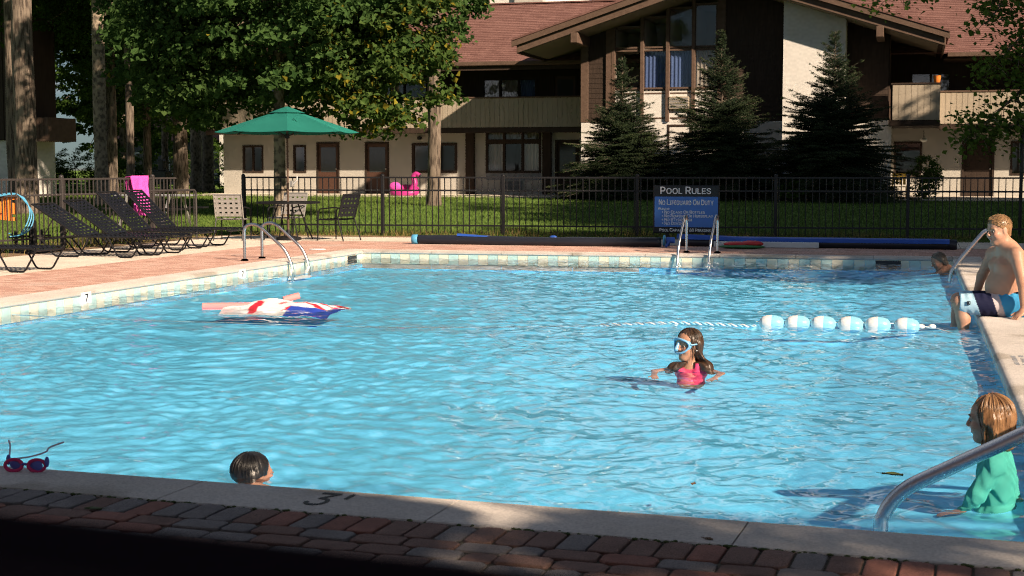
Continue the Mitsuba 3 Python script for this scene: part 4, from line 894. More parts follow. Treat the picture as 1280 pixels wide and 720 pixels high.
um = thing('patio_umbrella', 'open dark green market umbrella with vented top over the patio table', 'umbrella')
UO = V(-11.6, 26.36, 0)
part(um, 'pole', tube([UO + V(0, 0, .02), UO + V(0, 0, 2.5)], .02, 10), 'm_trim')
part(um, 'base', lathe([(0, .0), (.25, 0), (.25, .05), (.05, .09), (.04, .2), (0, .2)], 24, UO), 'm_black')
NR, RU = 8, 1.37
def ump(i, t, sag=0): 
    a = 2 * math.pi * i / NR - 1.157; return UO + V(RU * t * math.cos(a), RU * t * math.sin(a), 2.51 - .45 * t ** 1.05)
for i in range(NR):
    P = np.array([[(lambda p0, p1: p0 * (1 - u) + p1 * u - V(0, 0, .022 * math.sin(math.pi * u) * t) - (0 if t < .995 else 0))(ump(i, t), ump(i + 1, t)) for u in np.linspace(0, 1, 9)] for t in np.linspace(.10, 1, 12)])
    part(um, 'canopy_panel', shell(P, .003), 'm_umbrella', 35)
    part(um, 'rib', tube([ump(i, .06) - V(0, 0, .03), ump(i, .99) - V(0, 0, .02)], .008, 6), 'm_black')
    part(um, 'strut', tube([UO + V(0, 0, 1.98), ump(i, .52) - V(0, 0, .03)], .007, 6), 'm_black')
part(um, 'vent_cap', cat([shell(np.array([[ump(i, t * .25) * (1 - u) + ump(i + 1, t * .25) * u + V(0, 0, .045 - .02 * t) for u in np.linspace(0, 1, 5)] for t in (.02, .3, .6, 1)]), .003) for i in range(NR)]), 'm_umbrella', 35)
part(um, 'finial', lathe([(0, .07), (.014, .055), (.012, .03), (.025, .0), (0, 0)], 12, UO + V(0, 0, 2.53)), 'm_trim', True)
part(um, 'hub', lathe([(.02, 0), (.045, .01), (.045, .08), (.02, .09)], 12, UO + V(0, 0, 1.94)), 'm_black')
part(um, 'tie_strap', tube(spline([ump(.25, .5) + V(0, -.02, .02), ump(.3, .52) + V(.0, -.10, -.12), ump(.3, .52) + V(.03, -.12, -.30)]), .012, 6), 'm_umbrella')
part(um, 'tie_strap', tube(spline([ump(.25, .5) + V(0, -.02, .02), ump(.4, .5) + V(.05, -.10, -.10), ump(.42, .5) + V(.08, -.12, -.26)]), .012, 6), 'm_umbrella')
part(um, 'crank_crate', cbox(-11.53, -11.46, 26.28, 26.36, 1.02, 1.14, .01), 'm_alu'); part(um, 'crank_handle', tube([(-11.46, 26.3, 1.08), (-11.38, 26.28, 1.14), (-11.36, 26.26, 1.22)], .014, 6), 'm_white')
# picnic table on the left lawn
pt = thing('picnic_table', 'weathered grey picnic table on the lawn seen through the left fence', 'table')
for i in range(4): part(pt, 'plank', cbox(-18.35, -16.55, 31.55 + i * .19, 31.72 + i * .19, .72, .76, .006), 'm_greywall', False)
for y in (31.1, 32.55): part(pt, 'bench', cbox(-18.35, -16.45, y - .13, y + .13, .42, .46, .006), 'm_black', False)
for x in (-18.0, -16.9):
    [part(pt, 'leg', q, 'm_alu', False) for q in (bar((x, 31.55, .72), (x, 31.15, -.02), .05, .05), bar((x, 32.2, .72), (x, 32.6, -.02), .05, .05))]; part(pt, 'brace', bar((x + .05, 31.0, .41), (x + .05, 32.7, .41), .04, .05), 'm_black', False)
k = thing('grill', 'dark box grill on a post between the left grove trunks', 'grill')
part(k, 'post', tube([(-19.7, 36.4, -.05), (-19.7, 36.4, 1.0)], .035, 8), 'm_black'); part(k, 'firebox', cat([cbox(-19.9, -19.5, 36.2, 36.6, 1.0, 1.32, .02), cbox(-19.78, -19.62, 36.3, 36.5, 1.30, 1.62, .02)]), 'm_black', False)
part(k, 'cooking_grate', cat([box(-20.0, -19.42, y, y + .015, 1.335, 1.35) for y in np.arange(36.15, 36.65, .06)]), 'm_black', False, kind='stuff')
# towel over the left fence, rescue board and hose
def drape(x0, x1, y0, y1, top, f0, b0, seed, th=.012):
    n, P = 34, []
    for t in np.linspace(0, 1, n):
        x, y = x0 + (x1 - x0) * t, y0 + (y1 - y0) * t; row = []
        fold = .045 * math.sin(9 * t + seed) + .02 * math.sin(23 * t)
        drop = f0 + .10 * math.sin(2.2 * t + .4)
        for s in np.linspace(0, 1, 22):
            row.append(V(x + .05 + fold * min(1, s * 2) + .03 * s, y - .02 * s + .015 * math.sin(17 * t + 4 * s), top - drop * s + .02 * (1 - s) ** 6))
        for s in np.linspace(.05, 1, 8): row.insert(0, V(x - .05 + .5 * fold * s, y, top + .02 - b0 * s))
        P.append(row)
    return shell(np.array(P), th)
whole('towel', drape(-13.67, -13.61, 24.0, 24.55, 1.215, .60, .35, 1.0), 'm_pink', 'bright pink towel hung over the left fence behind the farthest lounger', 'towel', smooth=True)
rb = thing('rescue_board', 'orange perforated rescue board hanging on the left fence at the picture edge', 'board')
M1 = frame((-14.02, 21.0, .52), unit(V(.28, 1, 0)), V(0, 0, 1), unit(V(1, -.28, 0)))
P = sbox(-1.4, 0, .0, .40)
for x in np.arange(-1.3, -.02, .30):
    for z in (.06, .29): P = P.difference(sbox(x, z, x + .13, z + .05))
    P = P.difference(sbox(x + .17, .06, x + .2, .34))
P = P.buffer(-.012).buffer(.012)
m = prism(P, -.03, .03); part(rb, 'board', place(m, rotz(0) @ M1 @ trimesh.transformations.rotation_matrix(-.10, (0, 0, 1))), 'm_orange', 20)
part(rb, 'hanger', tube([V(-14.02, 20.6, .90), V(-14.0, 20.7, .96)], .012, 6), 'm_black')
hs = []
for j in range(3):
    q = [V(-14.06 + .07 * j, 20.35 + .03 * j, .93), V(-13.98, 20.9, .97 - .01 * j), V(-13.90, 21.05 + .03 * j, .88), V(-13.82, 21.22 - .05 * j, .62), V(-13.85, 21.15 - .12 * j, .38 - .03 * j), V(-13.95, 20.95 - .1 * j, .28), V(-14.0, 20.8, .33)]
    hs.append(tube(spline(q[: 6 if j else 7]), .011, 7))
whole('hose', cat(hs), 'm_hose', 'coiled blue hose hanging beside the orange board on the left fence', 'hose', smooth=True)

# ================================================================ POOL HARDWARE
def grab_rail(k, pts, r=.024, rad=.16):
    part(k, 'rail', squash(tube(fillet(pts, rad, 9), r, 14)), 'scene_steel' if False else 'm_steel', True)
l1 = thing('pool_ladder', 'sunlit steel pool ladder with two curved rails on the left edge', 'ladder')
for y in (20.14, 20.75):
    grab_rail(l1, [(-9.57, y, 0), (-9.57, y, .53), (-9.36, y, .55), (-8.90, y, .16), (-8.80, y, -.10), (-8.80, y, -.62)], .0235, .19)
    part(l1, 'flange', lathe([(.024, .03), (.05, .02), (.06, 0), (0, 0)], 16, (-9.57, y, .001)), 'm_steel', True)
    part(l1, 'bumper_bracket', tube([(-8.80, y, -.02), (-8.885, y, -.02)], .016, 8), 'm_steel')
for z in (-.26, -.36): part(l1, 'tread', cbox(-8.88, -8.76, 20.14, 20.75, z - .015, z + .015, .005), 'm_white', False)
l2 = thing('pool_ladder', 'shaded steel pool ladder with two curved rails on the far edge before the sign', 'ladder')
for x in (-3.56, -3.06):
    y0 = 23.50 + .043 * (x + 3)
    grab_rail(l2, [(x + .0, y0 + .55, 0), (x, y0 + .55, .58), (x, y0 + .36, .62), (x - .04, y0 - .02, .16), (x - .05, y0 - .10, -.10), (x - .05, y0 - .10, -.62)], .0235, .17)
    part(l2, 'flange', lathe([(.024, .03), (.05, .02), (.06, 0), (0, 0)], 16, (x, y0 + .55, .001)), 'm_steel', True)
for z in (-.27, -.40): part(l2, 'tread', cbox(-3.6, -3.12, 23.36, 23.46, z - .015, z + .015, .005), 'm_white', False)
hr = thing('handrail', 'large steel stair handrail rising to the right in the near corner', 'handrail')
part(hr, 'rail', squash(tube(fillet([(-.105, 6.33, -.60), (-.105, 6.33, -.10), (-.02, 6.33, .015), (.48, 6.33, .285), (1.25, 6.33, .70), (1.45, 6.33, .72), (1.45, 6.33, 0)], .13, 10), .031, 18)), 'm_steel', True)
part(hr, 'flange', lathe([(.033, .03), (.06, .02), (.075, 0), (0, 0)], 18, (1.45, 6.33, .001)), 'm_steel', True)
hr2 = thing('handrail', 'pair of steel stair rails at the far right corner beyond the seated man', 'handrail')
for y in (20.45, 20.62):
    part(hr2, 'rail', squash(tube(fillet([(.49, y, -.60), (.49, y, -.02), (.58, y, .12), (.92, y, .55), (1.08, y, .58), (1.14, y, .45), (1.14, y, 0)], .10, 8), .024, 12)), 'm_steel', True)
# rope with floats: a double rope of small beads, large two-tone floats at the right end
rp = thing('float_rope', 'white twisted float rope sagging across the pool surface', 'rope')
def rope_y(x): return 13.45 + .12 * (x + 5.8) ** 1.0 * .55 + .05 * math.sin(x * 1.7)
M('m_rope_blue', (.30, .56, .72), .6)
xs_ = np.linspace(-2.85, -1.38, 150)
rpts = np.array([(x, rope_y(x), WATER - .019 + .011 * math.sin(x * 2.6 + .6) + .028 * min(1, max(0, (x + 2.9) / .8))) for x in xs_])
st = []
for ph in (0, math.pi):
    tt = np.linspace(0, 1, 260); c = np.stack([np.interp(tt, np.linspace(0, 1, 150), rpts[:, i]) for i in range(3)], 1); a = tt * 1.47 / .11 * 2 * math.pi + ph
    st.append(tube(c + np.stack([0 * a, .008 * np.cos(a), .008 * np.sin(a)], 1), .0085, 6))
part(rp, 'strand', st[0], 'm_rope', True); part(rp, 'strand', st[1], 'm_float_blue', True)
part(rp, 'sunken_line', tube(np.array([(x, rope_y(x), WATER - .03 - .05 * math.sin((x + 8.9) / 6.1 * math.pi)) for x in np.linspace(-8.88, -2.8, 60)]), .0055, 6), 'm_rope_blue', True)
FX = [(-1.257, 13.93), (-1.02, 13.95), (-.785, 13.97), (-.54, 13.99), (-.295, 14.01), (-.035, 14.05)]
part(rp, 'core_rope', tube(np.array([(-1.40, 13.92, WATER + .03)] + [(x, y, WATER + .035) for x, y in FX] + [(.10, 14.1, WATER + .01), (.22, 14.15, WATER - .012), (.40, 14.05, WATER - .05), (.59, 14.0, WATER - .06)]), .006, 6), 'm_rope', True)
for i, (x, y) in enumerate(FX):
    prof = [(0.008, -.116), (.034, -.108), (.060, -.085), (.074, -.045), (.078, 0), (.074, .045), (.060, .085), (.034, .108), (.008, .116)]
    k = thing('rope_float', ['first', 'second', 'third', 'fourth', 'fifth', 'sixth'][i] + ' from the left of the six half white, half light blue rope floats', 'float', 'half white half blue floats on the rope')
    Mx = frame((x, y, WATER + .018 - (.006 if i == 5 else 0)), V(0, 1, 0), V(.02, 0, 1), unit(V(1, .08, -.02 if i < 5 else -.06)))
    part(k, 'white_half', place(lathe(prof[:5], 24), Mx), 'm_white', True); part(k, 'blue_half', place(lathe(prof[4:], 24), Mx), 'm_float_blue', True)
for x, y in ((.09, 14.1), (.19, 14.14)): part(rp, 'bead', ball((x, y, WATER + .004), (.035, .025, .025), 2), 'm_white', True)
# cover rollers along the far end
c1 = thing('cover_roller', 'long black rolled pool cover lying along the far edge, left of the sign', 'pool cover')
xx = np.linspace(-8.72, -4.25, 60); rr = .078 + .012 * meshkit.noise(np.stack([xx * 2.1, xx * 0, xx * 0], 1))
part(c1, 'roll', tube(np.stack([xx, 25.55 + .03 * np.sin(xx * 1.3) + .05 * (xx + 8.7) / 4.4, .085 - .012 * np.sin((xx + 8.7) / 4.4 * math.pi)], 1), rr, 16), 'm_cover_black', True)
part(c1, 'end_cap', tube([(-8.80, 25.55, .085), (-8.70, 25.55, .085)], .088, 16), 'm_hose', True)
P = np.array([[V(-7.95 + 1.0 * u, 25.52 + .10 * v, .155 + .045 * math.sin(math.pi * v) * (1 - u) - .02 * u) for v in np.linspace(0, 1, 6)] for u in np.linspace(0, 1, 10)])
part(c1, 'loose_flap', shell(P, .006), 'm_cover_blue', 30); part(c1, 'loose_flap', ball((-6.17, 25.58, .15), (.07, .05, .035), 2), 'm_cover_blue', True)
rl = thing('cover_reel', 'small blue reel hub between the two pool covers below the sign', 'reel')
part(rl, 'hub', tube([(-4.16, 25.7, .12), (-4.02, 25.7, .12)], .055, 14), 'm_cover_blue', 30); part(rl, 'stand', cat([bar((-4.15, 25.55, 0), (-4.1, 25.7, .14), .03, .03), bar((-4.15, 25.85, 0), (-4.1, 25.7, .14), .03, .03)]), 'm_cover_blue', False)
part(rl, 'wheel', lathe([(.03, -.012), (.10, -.012), (.10, .012), (.03, .012)], 18, (0, 0, 0)).apply_transform(frame((-4.2, 25.7, .11), V(0, 1, 0), V(0, 0, 1), V(1, 0, 0))), 'm_hose', 30)
c2 = thing('cover_roller', 'long pool cover roll with blue top along the far edge, right of the sign', 'pool cover')
xx = np.linspace(-3.95, .62, 50)
part(c2, 'roll', tube(np.stack([xx, 26.05 + .02 * np.sin(xx * 1.9), .078 + 0 * xx], 1), .08, 16), 'm_cover_black', True)
P = np.array([[V(x, 26.05 - .10 * math.cos(math.pi * v) , .10 + .072 * math.sin(math.pi * v) + (.03 * max(0, -2.8 - x)) + .008 * meshkit.noise(V(x * 3, v * 3, 1))) for v in np.linspace(-.02, 1.02, 9)] for x in np.linspace(-4.02, .60, 50)])
part(c2, 'blue_sheet', shell(P, .012), 'm_cover_blue', True, label='blue sheet wrapped over the roll')
part(c2, 'end_cap', tube([(.60, 26.05, .085), (.72, 26.05, .085)], .09, 14), 'm_cover_black', 30)
whole('foam_strip', cbox(-3.35, -1.55, 25.80, 25.86, .005, .105, .01), 'm_foam', 'white foam strip leaning along the front of the blue pool cover', 'foam strip', smooth=False)
wm = thing('watermelon_float', 'red and green watermelon pool float lying before the blue cover', 'pool float')
part(wm, 'red_top', cat([ball((-2.92, 25.5, .075), (.22, .12, .045), 2), ball((-2.66, 25.52, .085), (.20, .12, .055), 2)]), 'm_red', True)
part(wm, 'green_rind', ball((-2.82, 25.47, .035), (.40, .17, .035), 3), 'm_green', True)
whole('utility_box', cat([cbox(-5.52, -5.37, 29.75, 29.9, -.02, .20, .01)]), 'm_black', 'small dark utility box behind the far fence left of the sign', 'box', smooth=False)
# sign
sg = thing('pool_rules_sign', 'blue and black pool rules sign with white lettering on the far fence', 'sign')
SY = 26.62
part(sg, 'board', cbox(-4.56, -3.36, SY, SY + .03, .20, 1.07, .02), 'm_black', False)
part(sg, 'panel', box(-4.53, -3.385, SY - .006, SY - .0, .315, .862), 'm_sign_blue', False, label='blue panel of the sign')
def sign_line(txt, x, z, h, w=None, sc=.8):
    """small capitals: first letters of words taller"""
    ms, cx = [], 0.0
    for wd in txt.split(' '):
        for i, ch in enumerate(wd):
            hh = h if (i == 0 or not ch.isalpha()) else h * sc
            try: m = meshkit.text_mesh(ch, hh, .003, True)
            except Exception: continue
            m.apply_translation((cx - m.bounds[0, 0], 0, 0)); cx = m.bounds[1, 0] + h * .10; ms.append(m)
        cx += h * .34
    m = cat(ms); s = (w / m.bounds[1, 0]) if w else 1.0; m.apply_scale((s, 1, 1)); m.apply_transform(frame((x, SY - .0065, z), (1, 0, 0), (0, 0, 1), (0, -1, 0))); return m
part(sg, 'lettering', sign_line('POOL RULES', -4.43, .915, .125, .92), 'm_white', False, label='white heading POOL RULES')
part(sg, 'lettering', sign_line('NO LIFEGUARD ON DUTY', -4.455, .715, .095, .99), 'm_white', False, label='pale line NO LIFEGUARD ON DUTY')
part(sg, 'lettering', sign_line('PLEASE', -4.46, .625, .04, .20).apply_transform(np.eye(4)), 'm_white', False, label='small slanted word please')
for i, (t, w) in enumerate((('NO GLASS OR BOTTLES', .73), ('NO RUNNING OR HORSEPLAY', .88), ('NO STYROFOAM', .50), ('NO DIVING', .38))):
    z = .558 - i * .068
    part(sg, 'lettering', cat([sign_line(t, -4.35, z, .055, w), place(box(-4.395, -4.375, SY - .0095, SY - .0065, z + .015, z + .037), np.eye(4))]), 'm_white', False)
part(sg, 'lettering', sign_line('POOL CAPACITY 60 PERSONS', -4.44, .232, .058, .93), 'm_white', False, label='white line POOL CAPACITY 60 PERSONS along the bottom')
for x in (-4.3, -3.6): part(sg, 'post', cbox(x - .03, x + .03, SY + .032, SY + .09, -.02, 1.0, .006), 'm_black', False)
# lamp post globe at the right edge
lp = thing('globe_lamp', 'white globe lamp on a post at the right edge', 'lamp')
part(lp, 'globe', ball((2.02, 30.6, 2.31), .155, 3), 'm_globe', True); part(lp, 'post', tube([(2.02, 30.6, -.02), (2.02, 30.6, 2.18)], .035, 10), 'm_black', 30); part(lp, 'collar', lathe([(.035, 0), (.07, .02), (.07, .06), (.04, .08)], 12, (2.02, 30.6, 2.10)), 'm_black', 30)
# towel and noodle floating
nd = thing('pool_noodle', 'pink foam pool noodle drifting under the striped towel', 'pool noodle')
a, b = V(-7.22, 14.16, WATER + .012), V(-6.35, 14.40, WATER + .02)
tt = unit(b - a); ring = []
part(nd, 'foam', tube(np.array([a + (b - a) * t for t in np.linspace(0, 1, 12)]), .036, 16, False), 'm_pink_noodle', True)
sd = unit(np.cross(tt, (0, 0, 1))); ud = np.cross(sd, tt)
for q, sgn in ((a, -1), (b, 1)):
    mm = lathe([(.012, 0), (.036, 0)], 18); part(nd, 'end_ring', place(mm, frame(q + tt * sgn * .0005, sd, ud, tt * 1.0)), 'm_pink_noodle', False)
    part(nd, 'hole', place(lathe([(0, 0), (.0125, 0)], 14), frame(q + tt * sgn * .001, sd, ud, tt)), 'm_red', False)
part(nd, 'tip', tube([V(-6.50, 14.62, WATER + .06), V(-6.36, 14.72, WATER + .10)], .034, 14), 'm_pink_noodle', True)
def towel_float():
    nu, nv = 70, 34; U, Vv = np.meshgrid(np.linspace(0, 1, nu), np.linspace(0, 1, nv), indexing='ij')
    x = -6.98 + 1.23 * U; y = 14.06 + .62 * Vv + .10 * np.sin(U * 3) * (Vv - .5)
    hump = np.exp(-((U - .36) / .20) ** 2 - ((Vv - .55) / .33) ** 2) * .085 + np.exp(-((U - .68) / .13) ** 2 - ((Vv - .55) / .3) ** 2) * .055
    z = WATER + .012 + hump + .045 * (meshkit.fbm(np.stack([U * 9, Vv * 5, U * 0], -1), 3) - .42) * np.minimum(1, 4 * Vv * (1 - Vv) + .35) - .05 * np.maximum(0, .14 - Vv) / .14 - .016
    y = y - .16 * np.maximum(0, U - .8) * (1 - Vv) * 2; z = z - .02 * np.maximum(0, U - .85) / .15
    m = shell(np.stack([x, y, z], -1), .010)
    stripe = np.sin((Vv * 1.0 + .16 * np.sin(U * 7)) * 2 * np.pi * 3.4) > .1
    col = np.where(stripe[..., None], V(.62, .03, .05), V(.78, .76, .75)); left = (U < .50 + .07 * np.sin(Vv * 9)); red_spot = (np.hypot((U - .30) / .05, (Vv - .22) / .22) < 1)
    col = np.where((left & ~red_spot)[..., None], V(.78, .76, .76), col); col = np.where((red_spot & left)[..., None], V(.6, .03, .05), col)
    edge = (U > .60) & (Vv < .30 + .45 * np.maximum(0, U - .86) / .14) & (U + .9 * (.3 - Vv) > .60); col = np.where(edge[..., None], V(.03, .07, .45), col)
    c = col.reshape(-1, 3); return m, np.vstack([c, c])
m, c = towel_float()
whole('towel', m, 'm_cloth', 'crumpled red white and blue striped towel floating on the pool', 'towel', smooth=True, color=c)
# goggles on the near coping
gg = thing('swim_goggles', 'blue and red swim goggles left on the near coping at the left', 'goggles')
GO = V(-3.815, 5.745, .002)
for s in (-1, 1):
    rim = tube([GO + V(s * .052 + .036 * math.cos(a), .01 * s + .012 * math.cos(a), .028 + .026 * math.sin(a)) for a in np.linspace(0, 2 * np.pi, 22)], .008, 8, False)
    k = part(gg, 'eye_cup', rim, 'm_goggle_red' if s < 0 else 'm_goggle_red', True); part(k, 'lens', ball(GO + V(s * .052, .008, .028), (.033, .006, .024), 2), 'm_goggle_blue', True)
    part(gg, 'buckle', ball(GO + V(s * .098, .02, .045), (.010, .012, .024), 2), 'm_goggle_blue', True)
part(gg, 'nose_bridge', tube([GO + V(-.02, 0, .03), GO + V(0, -.006, .036), GO + V(.02, 0, .03)], .006, 6), 'm_goggle_blue', True)
part(gg, 'strap', tube(spline([GO + V(-.10, .03, .055), GO + V(-.115, .06, .10), GO + V(-.125, .065, .125)]), .004, 6), 'm_silicone', True)
part(gg, 'strap', tube(spline([GO + V(-.09, .04, .045), GO + V(-.03, .08, .05), GO + V(.05, .085, .075), GO + V(.095, .05, .105), GO + V(.16, .06, .13)]), .004, 6), 'm_silicone', True)
# fallen leaves
def leaf(label, o, s, col, key='fallen_leaf'):
    r = np.random.default_rng(int(abs(o[0] * 1000)) + 3)
    P = np.array([[V(s * (u - .5), s * .55 * (v - .5) * math.sin(math.pi * min(.98, max(.04, u))), .05 * s * math.sin(7 * v + 3 * u)) for v in np.linspace(0, 1, 5)] for u in np.linspace(0, 1, 9)])
    M_ = rotz(r.uniform(0, 6), o); whole(key, place(cat([shell(P, .001), tube([(s * .5, 0, 0), (s * .75, s * .05, .002)], .0012, 5)]), M_), col, label, 'leaf', smooth=True)
M('m_leaf_green', (.07, .09, .03), .6); M('m_leaf_brown', (.13, .07, .035), .7)
leaf('curled leaf floating on the water left of the large handrail', (-.07, 7.15, WATER + .012), .10, 'm_leaf_green')
leaf('small green leaf on the near bricks below the goggles', (-3.13, 5.17, .004), .07, 'm_leaf_green')
leaf('small brown leaf on the near coping right of centre', (-.70, 5.33, .004), .04, 'm_leaf_brown')
leaf('small brown leaf floating in the shallow water below the girl', (-.95, 6.7, WATER + .01), .05, 'm_leaf_brown')
# the dark barrier close to the camera
br = thing('barrier_rail', 'dark navy padded barrier rail, blurred, close at the bottom left', 'barrier')
A_, B_ = V(-1.2, .632, 1.2), V(.35, .435, 1.2); td = unit(B_ - A_); nd_ = V(-td[1], td[0], 0)
sec = [(-.035, -.006), (-.03, .0), (.026, .0), (.032, -.006), (.032, -.045), (-.035, -.045)]
P = np.array([[q + nd_ * a + V(0, 0, b) for (a, b) in sec + sec[:1]] for q in (A_ + td * L_ for L_ in np.linspace(0, np.linalg.norm(B_ - A_), 12))])
part(br, 'top_rail', gridmesh(P), 'm_navy', 40)
part(br, 'panel', hull([q + nd_ * a + V(0, 0, z) for q in (A_, B_) for a in (-.03, -.012) for z in (-.05, -1.12)]), 'm_navy', False)
for q in (A_, (A_ + B_) / 2, B_): part(br, 'post', cat([cbox(q[0] - .02, q[0] + .02, q[1] - .02, q[1] + .02, -.02, 1.15, .004)]), 'm_black', False)
# ================================================================ PEOPLE (signed distance shapes -> one surface)
def s_ball(c, r, R=None):
    c, r = V(*c), np.broadcast_to(np.asarray(r, float), (3,))
    def f(p):
        q = (p - c) if R is None else (p - c) @ R
        k0 = np.linalg.norm(q / r, axis=1); k1 = np.linalg.norm(q / (r * r), axis=1)
        return k0 * (k0 - 1) / np.maximum(k1, 1e-9)
    return f
def s_cap(a, b, ra, rb=None):
    a, b = np.asarray(a, float), np.asarray(b, float); rb = ra if rb is None else rb; ab = b - a; L2 = ab @ ab
    def f(p):
        t = np.clip((p - a) @ ab / L2, 0, 1); return np.linalg.norm(p - a - t[:, None] * ab, axis=1) - (ra + (rb - ra) * t)
    return f
def smin(a, b, k):
    h = np.maximum(k - np.abs(a - b), 0) / k; return np.minimum(a, b) - h * h * k * .25
def union(items):
    def f(p):
        d = None
        for it in items:
            g, k, op = (it + ('+',))[:3]; e_ = g(p)
            if d is None: d = e_
            elif op == '+': d = smin(d, e_, k)
            else: d = -smin(-d, e_, k)
        return d
    return f
def nets(f, lo, hi, h):
    """surface nets: the zero surface of f as a mesh with even triangles"""
    lo, hi = V(*lo), V(*hi); n = np.ceil((hi - lo) / h).astype(int) + 1; c = 4
    nc = -(-n // c) + 1
    g = np.stack(np.meshgrid(*[lo[i] + np.arange(nc[i]) * h * c for i in range(3)], indexing='ij'), -1)
    D = f(g.reshape(-1, 3)).reshape(nc)
    near = np.repeat(np.repeat(np.repeat(D, c, 0), c, 1), c, 2)[:n[0], :n[1], :n[2]]
    d = near.copy(); idx = np.argwhere(np.abs(near) < h * c * 2.6)
    d[tuple(idx.T)] = f(lo + idx * h)
    s = d < 0; cells = np.zeros(np.array(n) - 1, bool); acc = np.zeros((*cells.shape, 3)); cnt = np.zeros(cells.shape)
    co = [(i, j, k) for i in (0, 1) for j in (0, 1) for k in (0, 1)]
    sl = lambda o: tuple(slice(o[i], o[i] + cells.shape[i]) for i in range(3))
    for a in co:
        for ax in range(3):
            if a[ax]: continue
            b = list(a); b[ax] = 1; da, db = d[sl(a)], d[sl(b)]; m = (da < 0) != (db < 0)
            t = np.where(m, da / np.where(m, da - db, 1), 0)
            for i in range(3): acc[..., i] += np.where(m, a[i] + (t if i == ax else 0), 0)
            cnt += m
    cells = cnt > 0; vi = np.full(cells.shape, -1); pos = np.argwhere(cells); vi[cells] = np.arange(len(pos))
    v = lo + h * (pos + acc[cells] / cnt[cells][:, None]); F = []
    for ax in range(3):
        b, c2 = (ax + 1) % 3, (ax + 2) % 3
        A = [slice(1, n[i] - 1) if i != ax else slice(0, n[ax] - 1) for i in range(3)]; B = list(A); B[ax] = slice(1, n[ax])
        s0, s1 = s[tuple(A)], s[tuple(B)]; e_ = np.argwhere(s0 != s1); fl = s0[tuple(e_.T)]
        base = e_.copy(); base[:, b] += 1; base[:, c2] += 1
        q = []
        for (ub, uc) in ((1, 1), (0, 1), (0, 0), (1, 0)):
            o = base.copy(); o[:, b] -= ub; o[:, c2] -= uc; q.append(vi[tuple(o.T)])
        q = np.stack(q, 1); q = q[(q >= 0).all(1)] if (q < 0).any() else q; fl = fl[:len(q)]
        q = np.where(fl[:, None], q, q[:, ::-1]); F += [q[:, [0, 1, 2]], q[:, [0, 2, 3]]]
    return trimesh.Trimesh(v, np.vstack(F), process=False)
def axes(fwd, up=(0, 0, 1)):
    x = unit(V(*fwd)); y = unit(np.cross(V(*up), x)); return np.stack([x, y, np.cross(x, y)], 1)
class Head:
    def __init__(s, c, fwd, H, up=(0, 0, 1), fat=1.0):
        s.c, s.R, s.H, s.fat = V(*c), axes(fwd, up), H, fat
    def p(s, x, y, z): return s.c + s.R @ (V(x, y, z) * s.H)
    def B(s, c, r): return s_ball(s.p(*c), np.array(r) * s.H, s.R)
    def C(s, a, b, ra, rb=None): return s_cap(s.p(*a), s.p(*b), ra * s.H, (ra if rb is None else rb) * s.H)
    def items(s, nose=1.0):
        f = s.fat; k = .05 * s.H
        o = [(s.B((-.06, 0, .13), (.425, .335, .365)), k), (s.B((.10, 0, -.16), (.27, .255 * f, .32)), 2 * k), (s.B((.27, 0, -.41), (.085, .10 * f, .075)), 2 * k)]
        for q in (-1, 1):
            o += [(s.C((-.04, q * .23 * f, -.16), (.22, q * .07, -.41), .085), 2 * k), (s.B((.25, q * .16 * f, -.13), (.11, .10, .11)), 2 * k), (s.B((-.05, q * .335, -.04), (.095, .032, .145)), .4 * k), (s.C((.33, q * .05, .085), (.29, q * .21, .075), .045), 1.2 * k), (s.B((.395, q * .145, .0), (.065, .085, .055)), 1.2 * k, '-'), (s.B((-.035, q * .372, -.03), (.045, .02, .07)), .3 * k, '-')]
        o += [(s.C((.36, 0, .06), (.46 * nose, 0, -.10), .032, .052), .8 * k), (s.B((.42, .045, -.125), (.04, .04, .03)), .5 * k), (s.B((.42, -.045, -.125), (.04, .04, .03)), .5 * k),
              (s.B((.365, 0, -.225), (.045, .10, .022)), .5 * k), (s.B((.355, 0, -.272), (.045, .085, .026)), .5 * k), (s.B((.405, 0, -.247), (.03, .09, .008)), .2 * k, '-')]
        return o
    def eyes(s, k):
        for q in (-1, 1):
            e_ = part(k, 'eye', ball(s.p(.318, q * .145, .0), np.array([.048, .048, .034]) * s.H, 2), 'm_eyewhite', True)
            part(e_, 'iris', ball(s.p(.347, q * .148, -.002), np.array([.03, .036, .03]) * s.H, 2), 'm_eye', True)
    def brows(s, k, mat, col):
        for q in (-1, 1):
            m = tube([s.p(.378, q * .06, .092), s.p(.372, q * .15, .118), s.p(.315, q * .235, .09)], np.array([.02, .022, .012]) * s.H, 6)
            part(k, 'eyebrow', m, mat, True, color=np.tile(col, (len(m.vertices), 1)))
def skin(k, f, lo, hi, h, tone, head=None, name='body', lip=(.42, .16, .14), extra=None):
    m = nets(f, lo, hi, h); v = np.array(m.vertices); col = np.tile(V(*tone), (len(v), 1)) * (.9 + .2 * meshkit.fbm(v * 22, 3)[:, None])
    col *= 1 + np.stack([.10 * (meshkit.noise(v * 9) - .5), 0 * v[:, 0], -.05 * (meshkit.noise(v * 9) - .5)], 1)
    if head is not None:
        q = (v - head.c) @ head.R / head.H
        l = np.clip(1.3 - np.sqrt(((q[:, 0] - .38) / .09) ** 2 + (q[:, 1] / .10) ** 2 + ((q[:, 2] + .247) / .05) ** 2), 0, .6)[:, None] / .6
        col = col * (1 - .75 * l) + V(*lip) * .75 * l
        ch = np.exp(-(((q[:, 0] - .28) / .12) ** 2 + ((np.abs(q[:, 1]) - .2) / .1) ** 2 + ((q[:, 2] + .13) / .1) ** 2))[:, None]; col = col * (1 + ch * V(.12, -.08, -.08))
    if extra: col = extra(v, col)
    part(k, name, squash(m), 'm_skin', True, color=col); return m
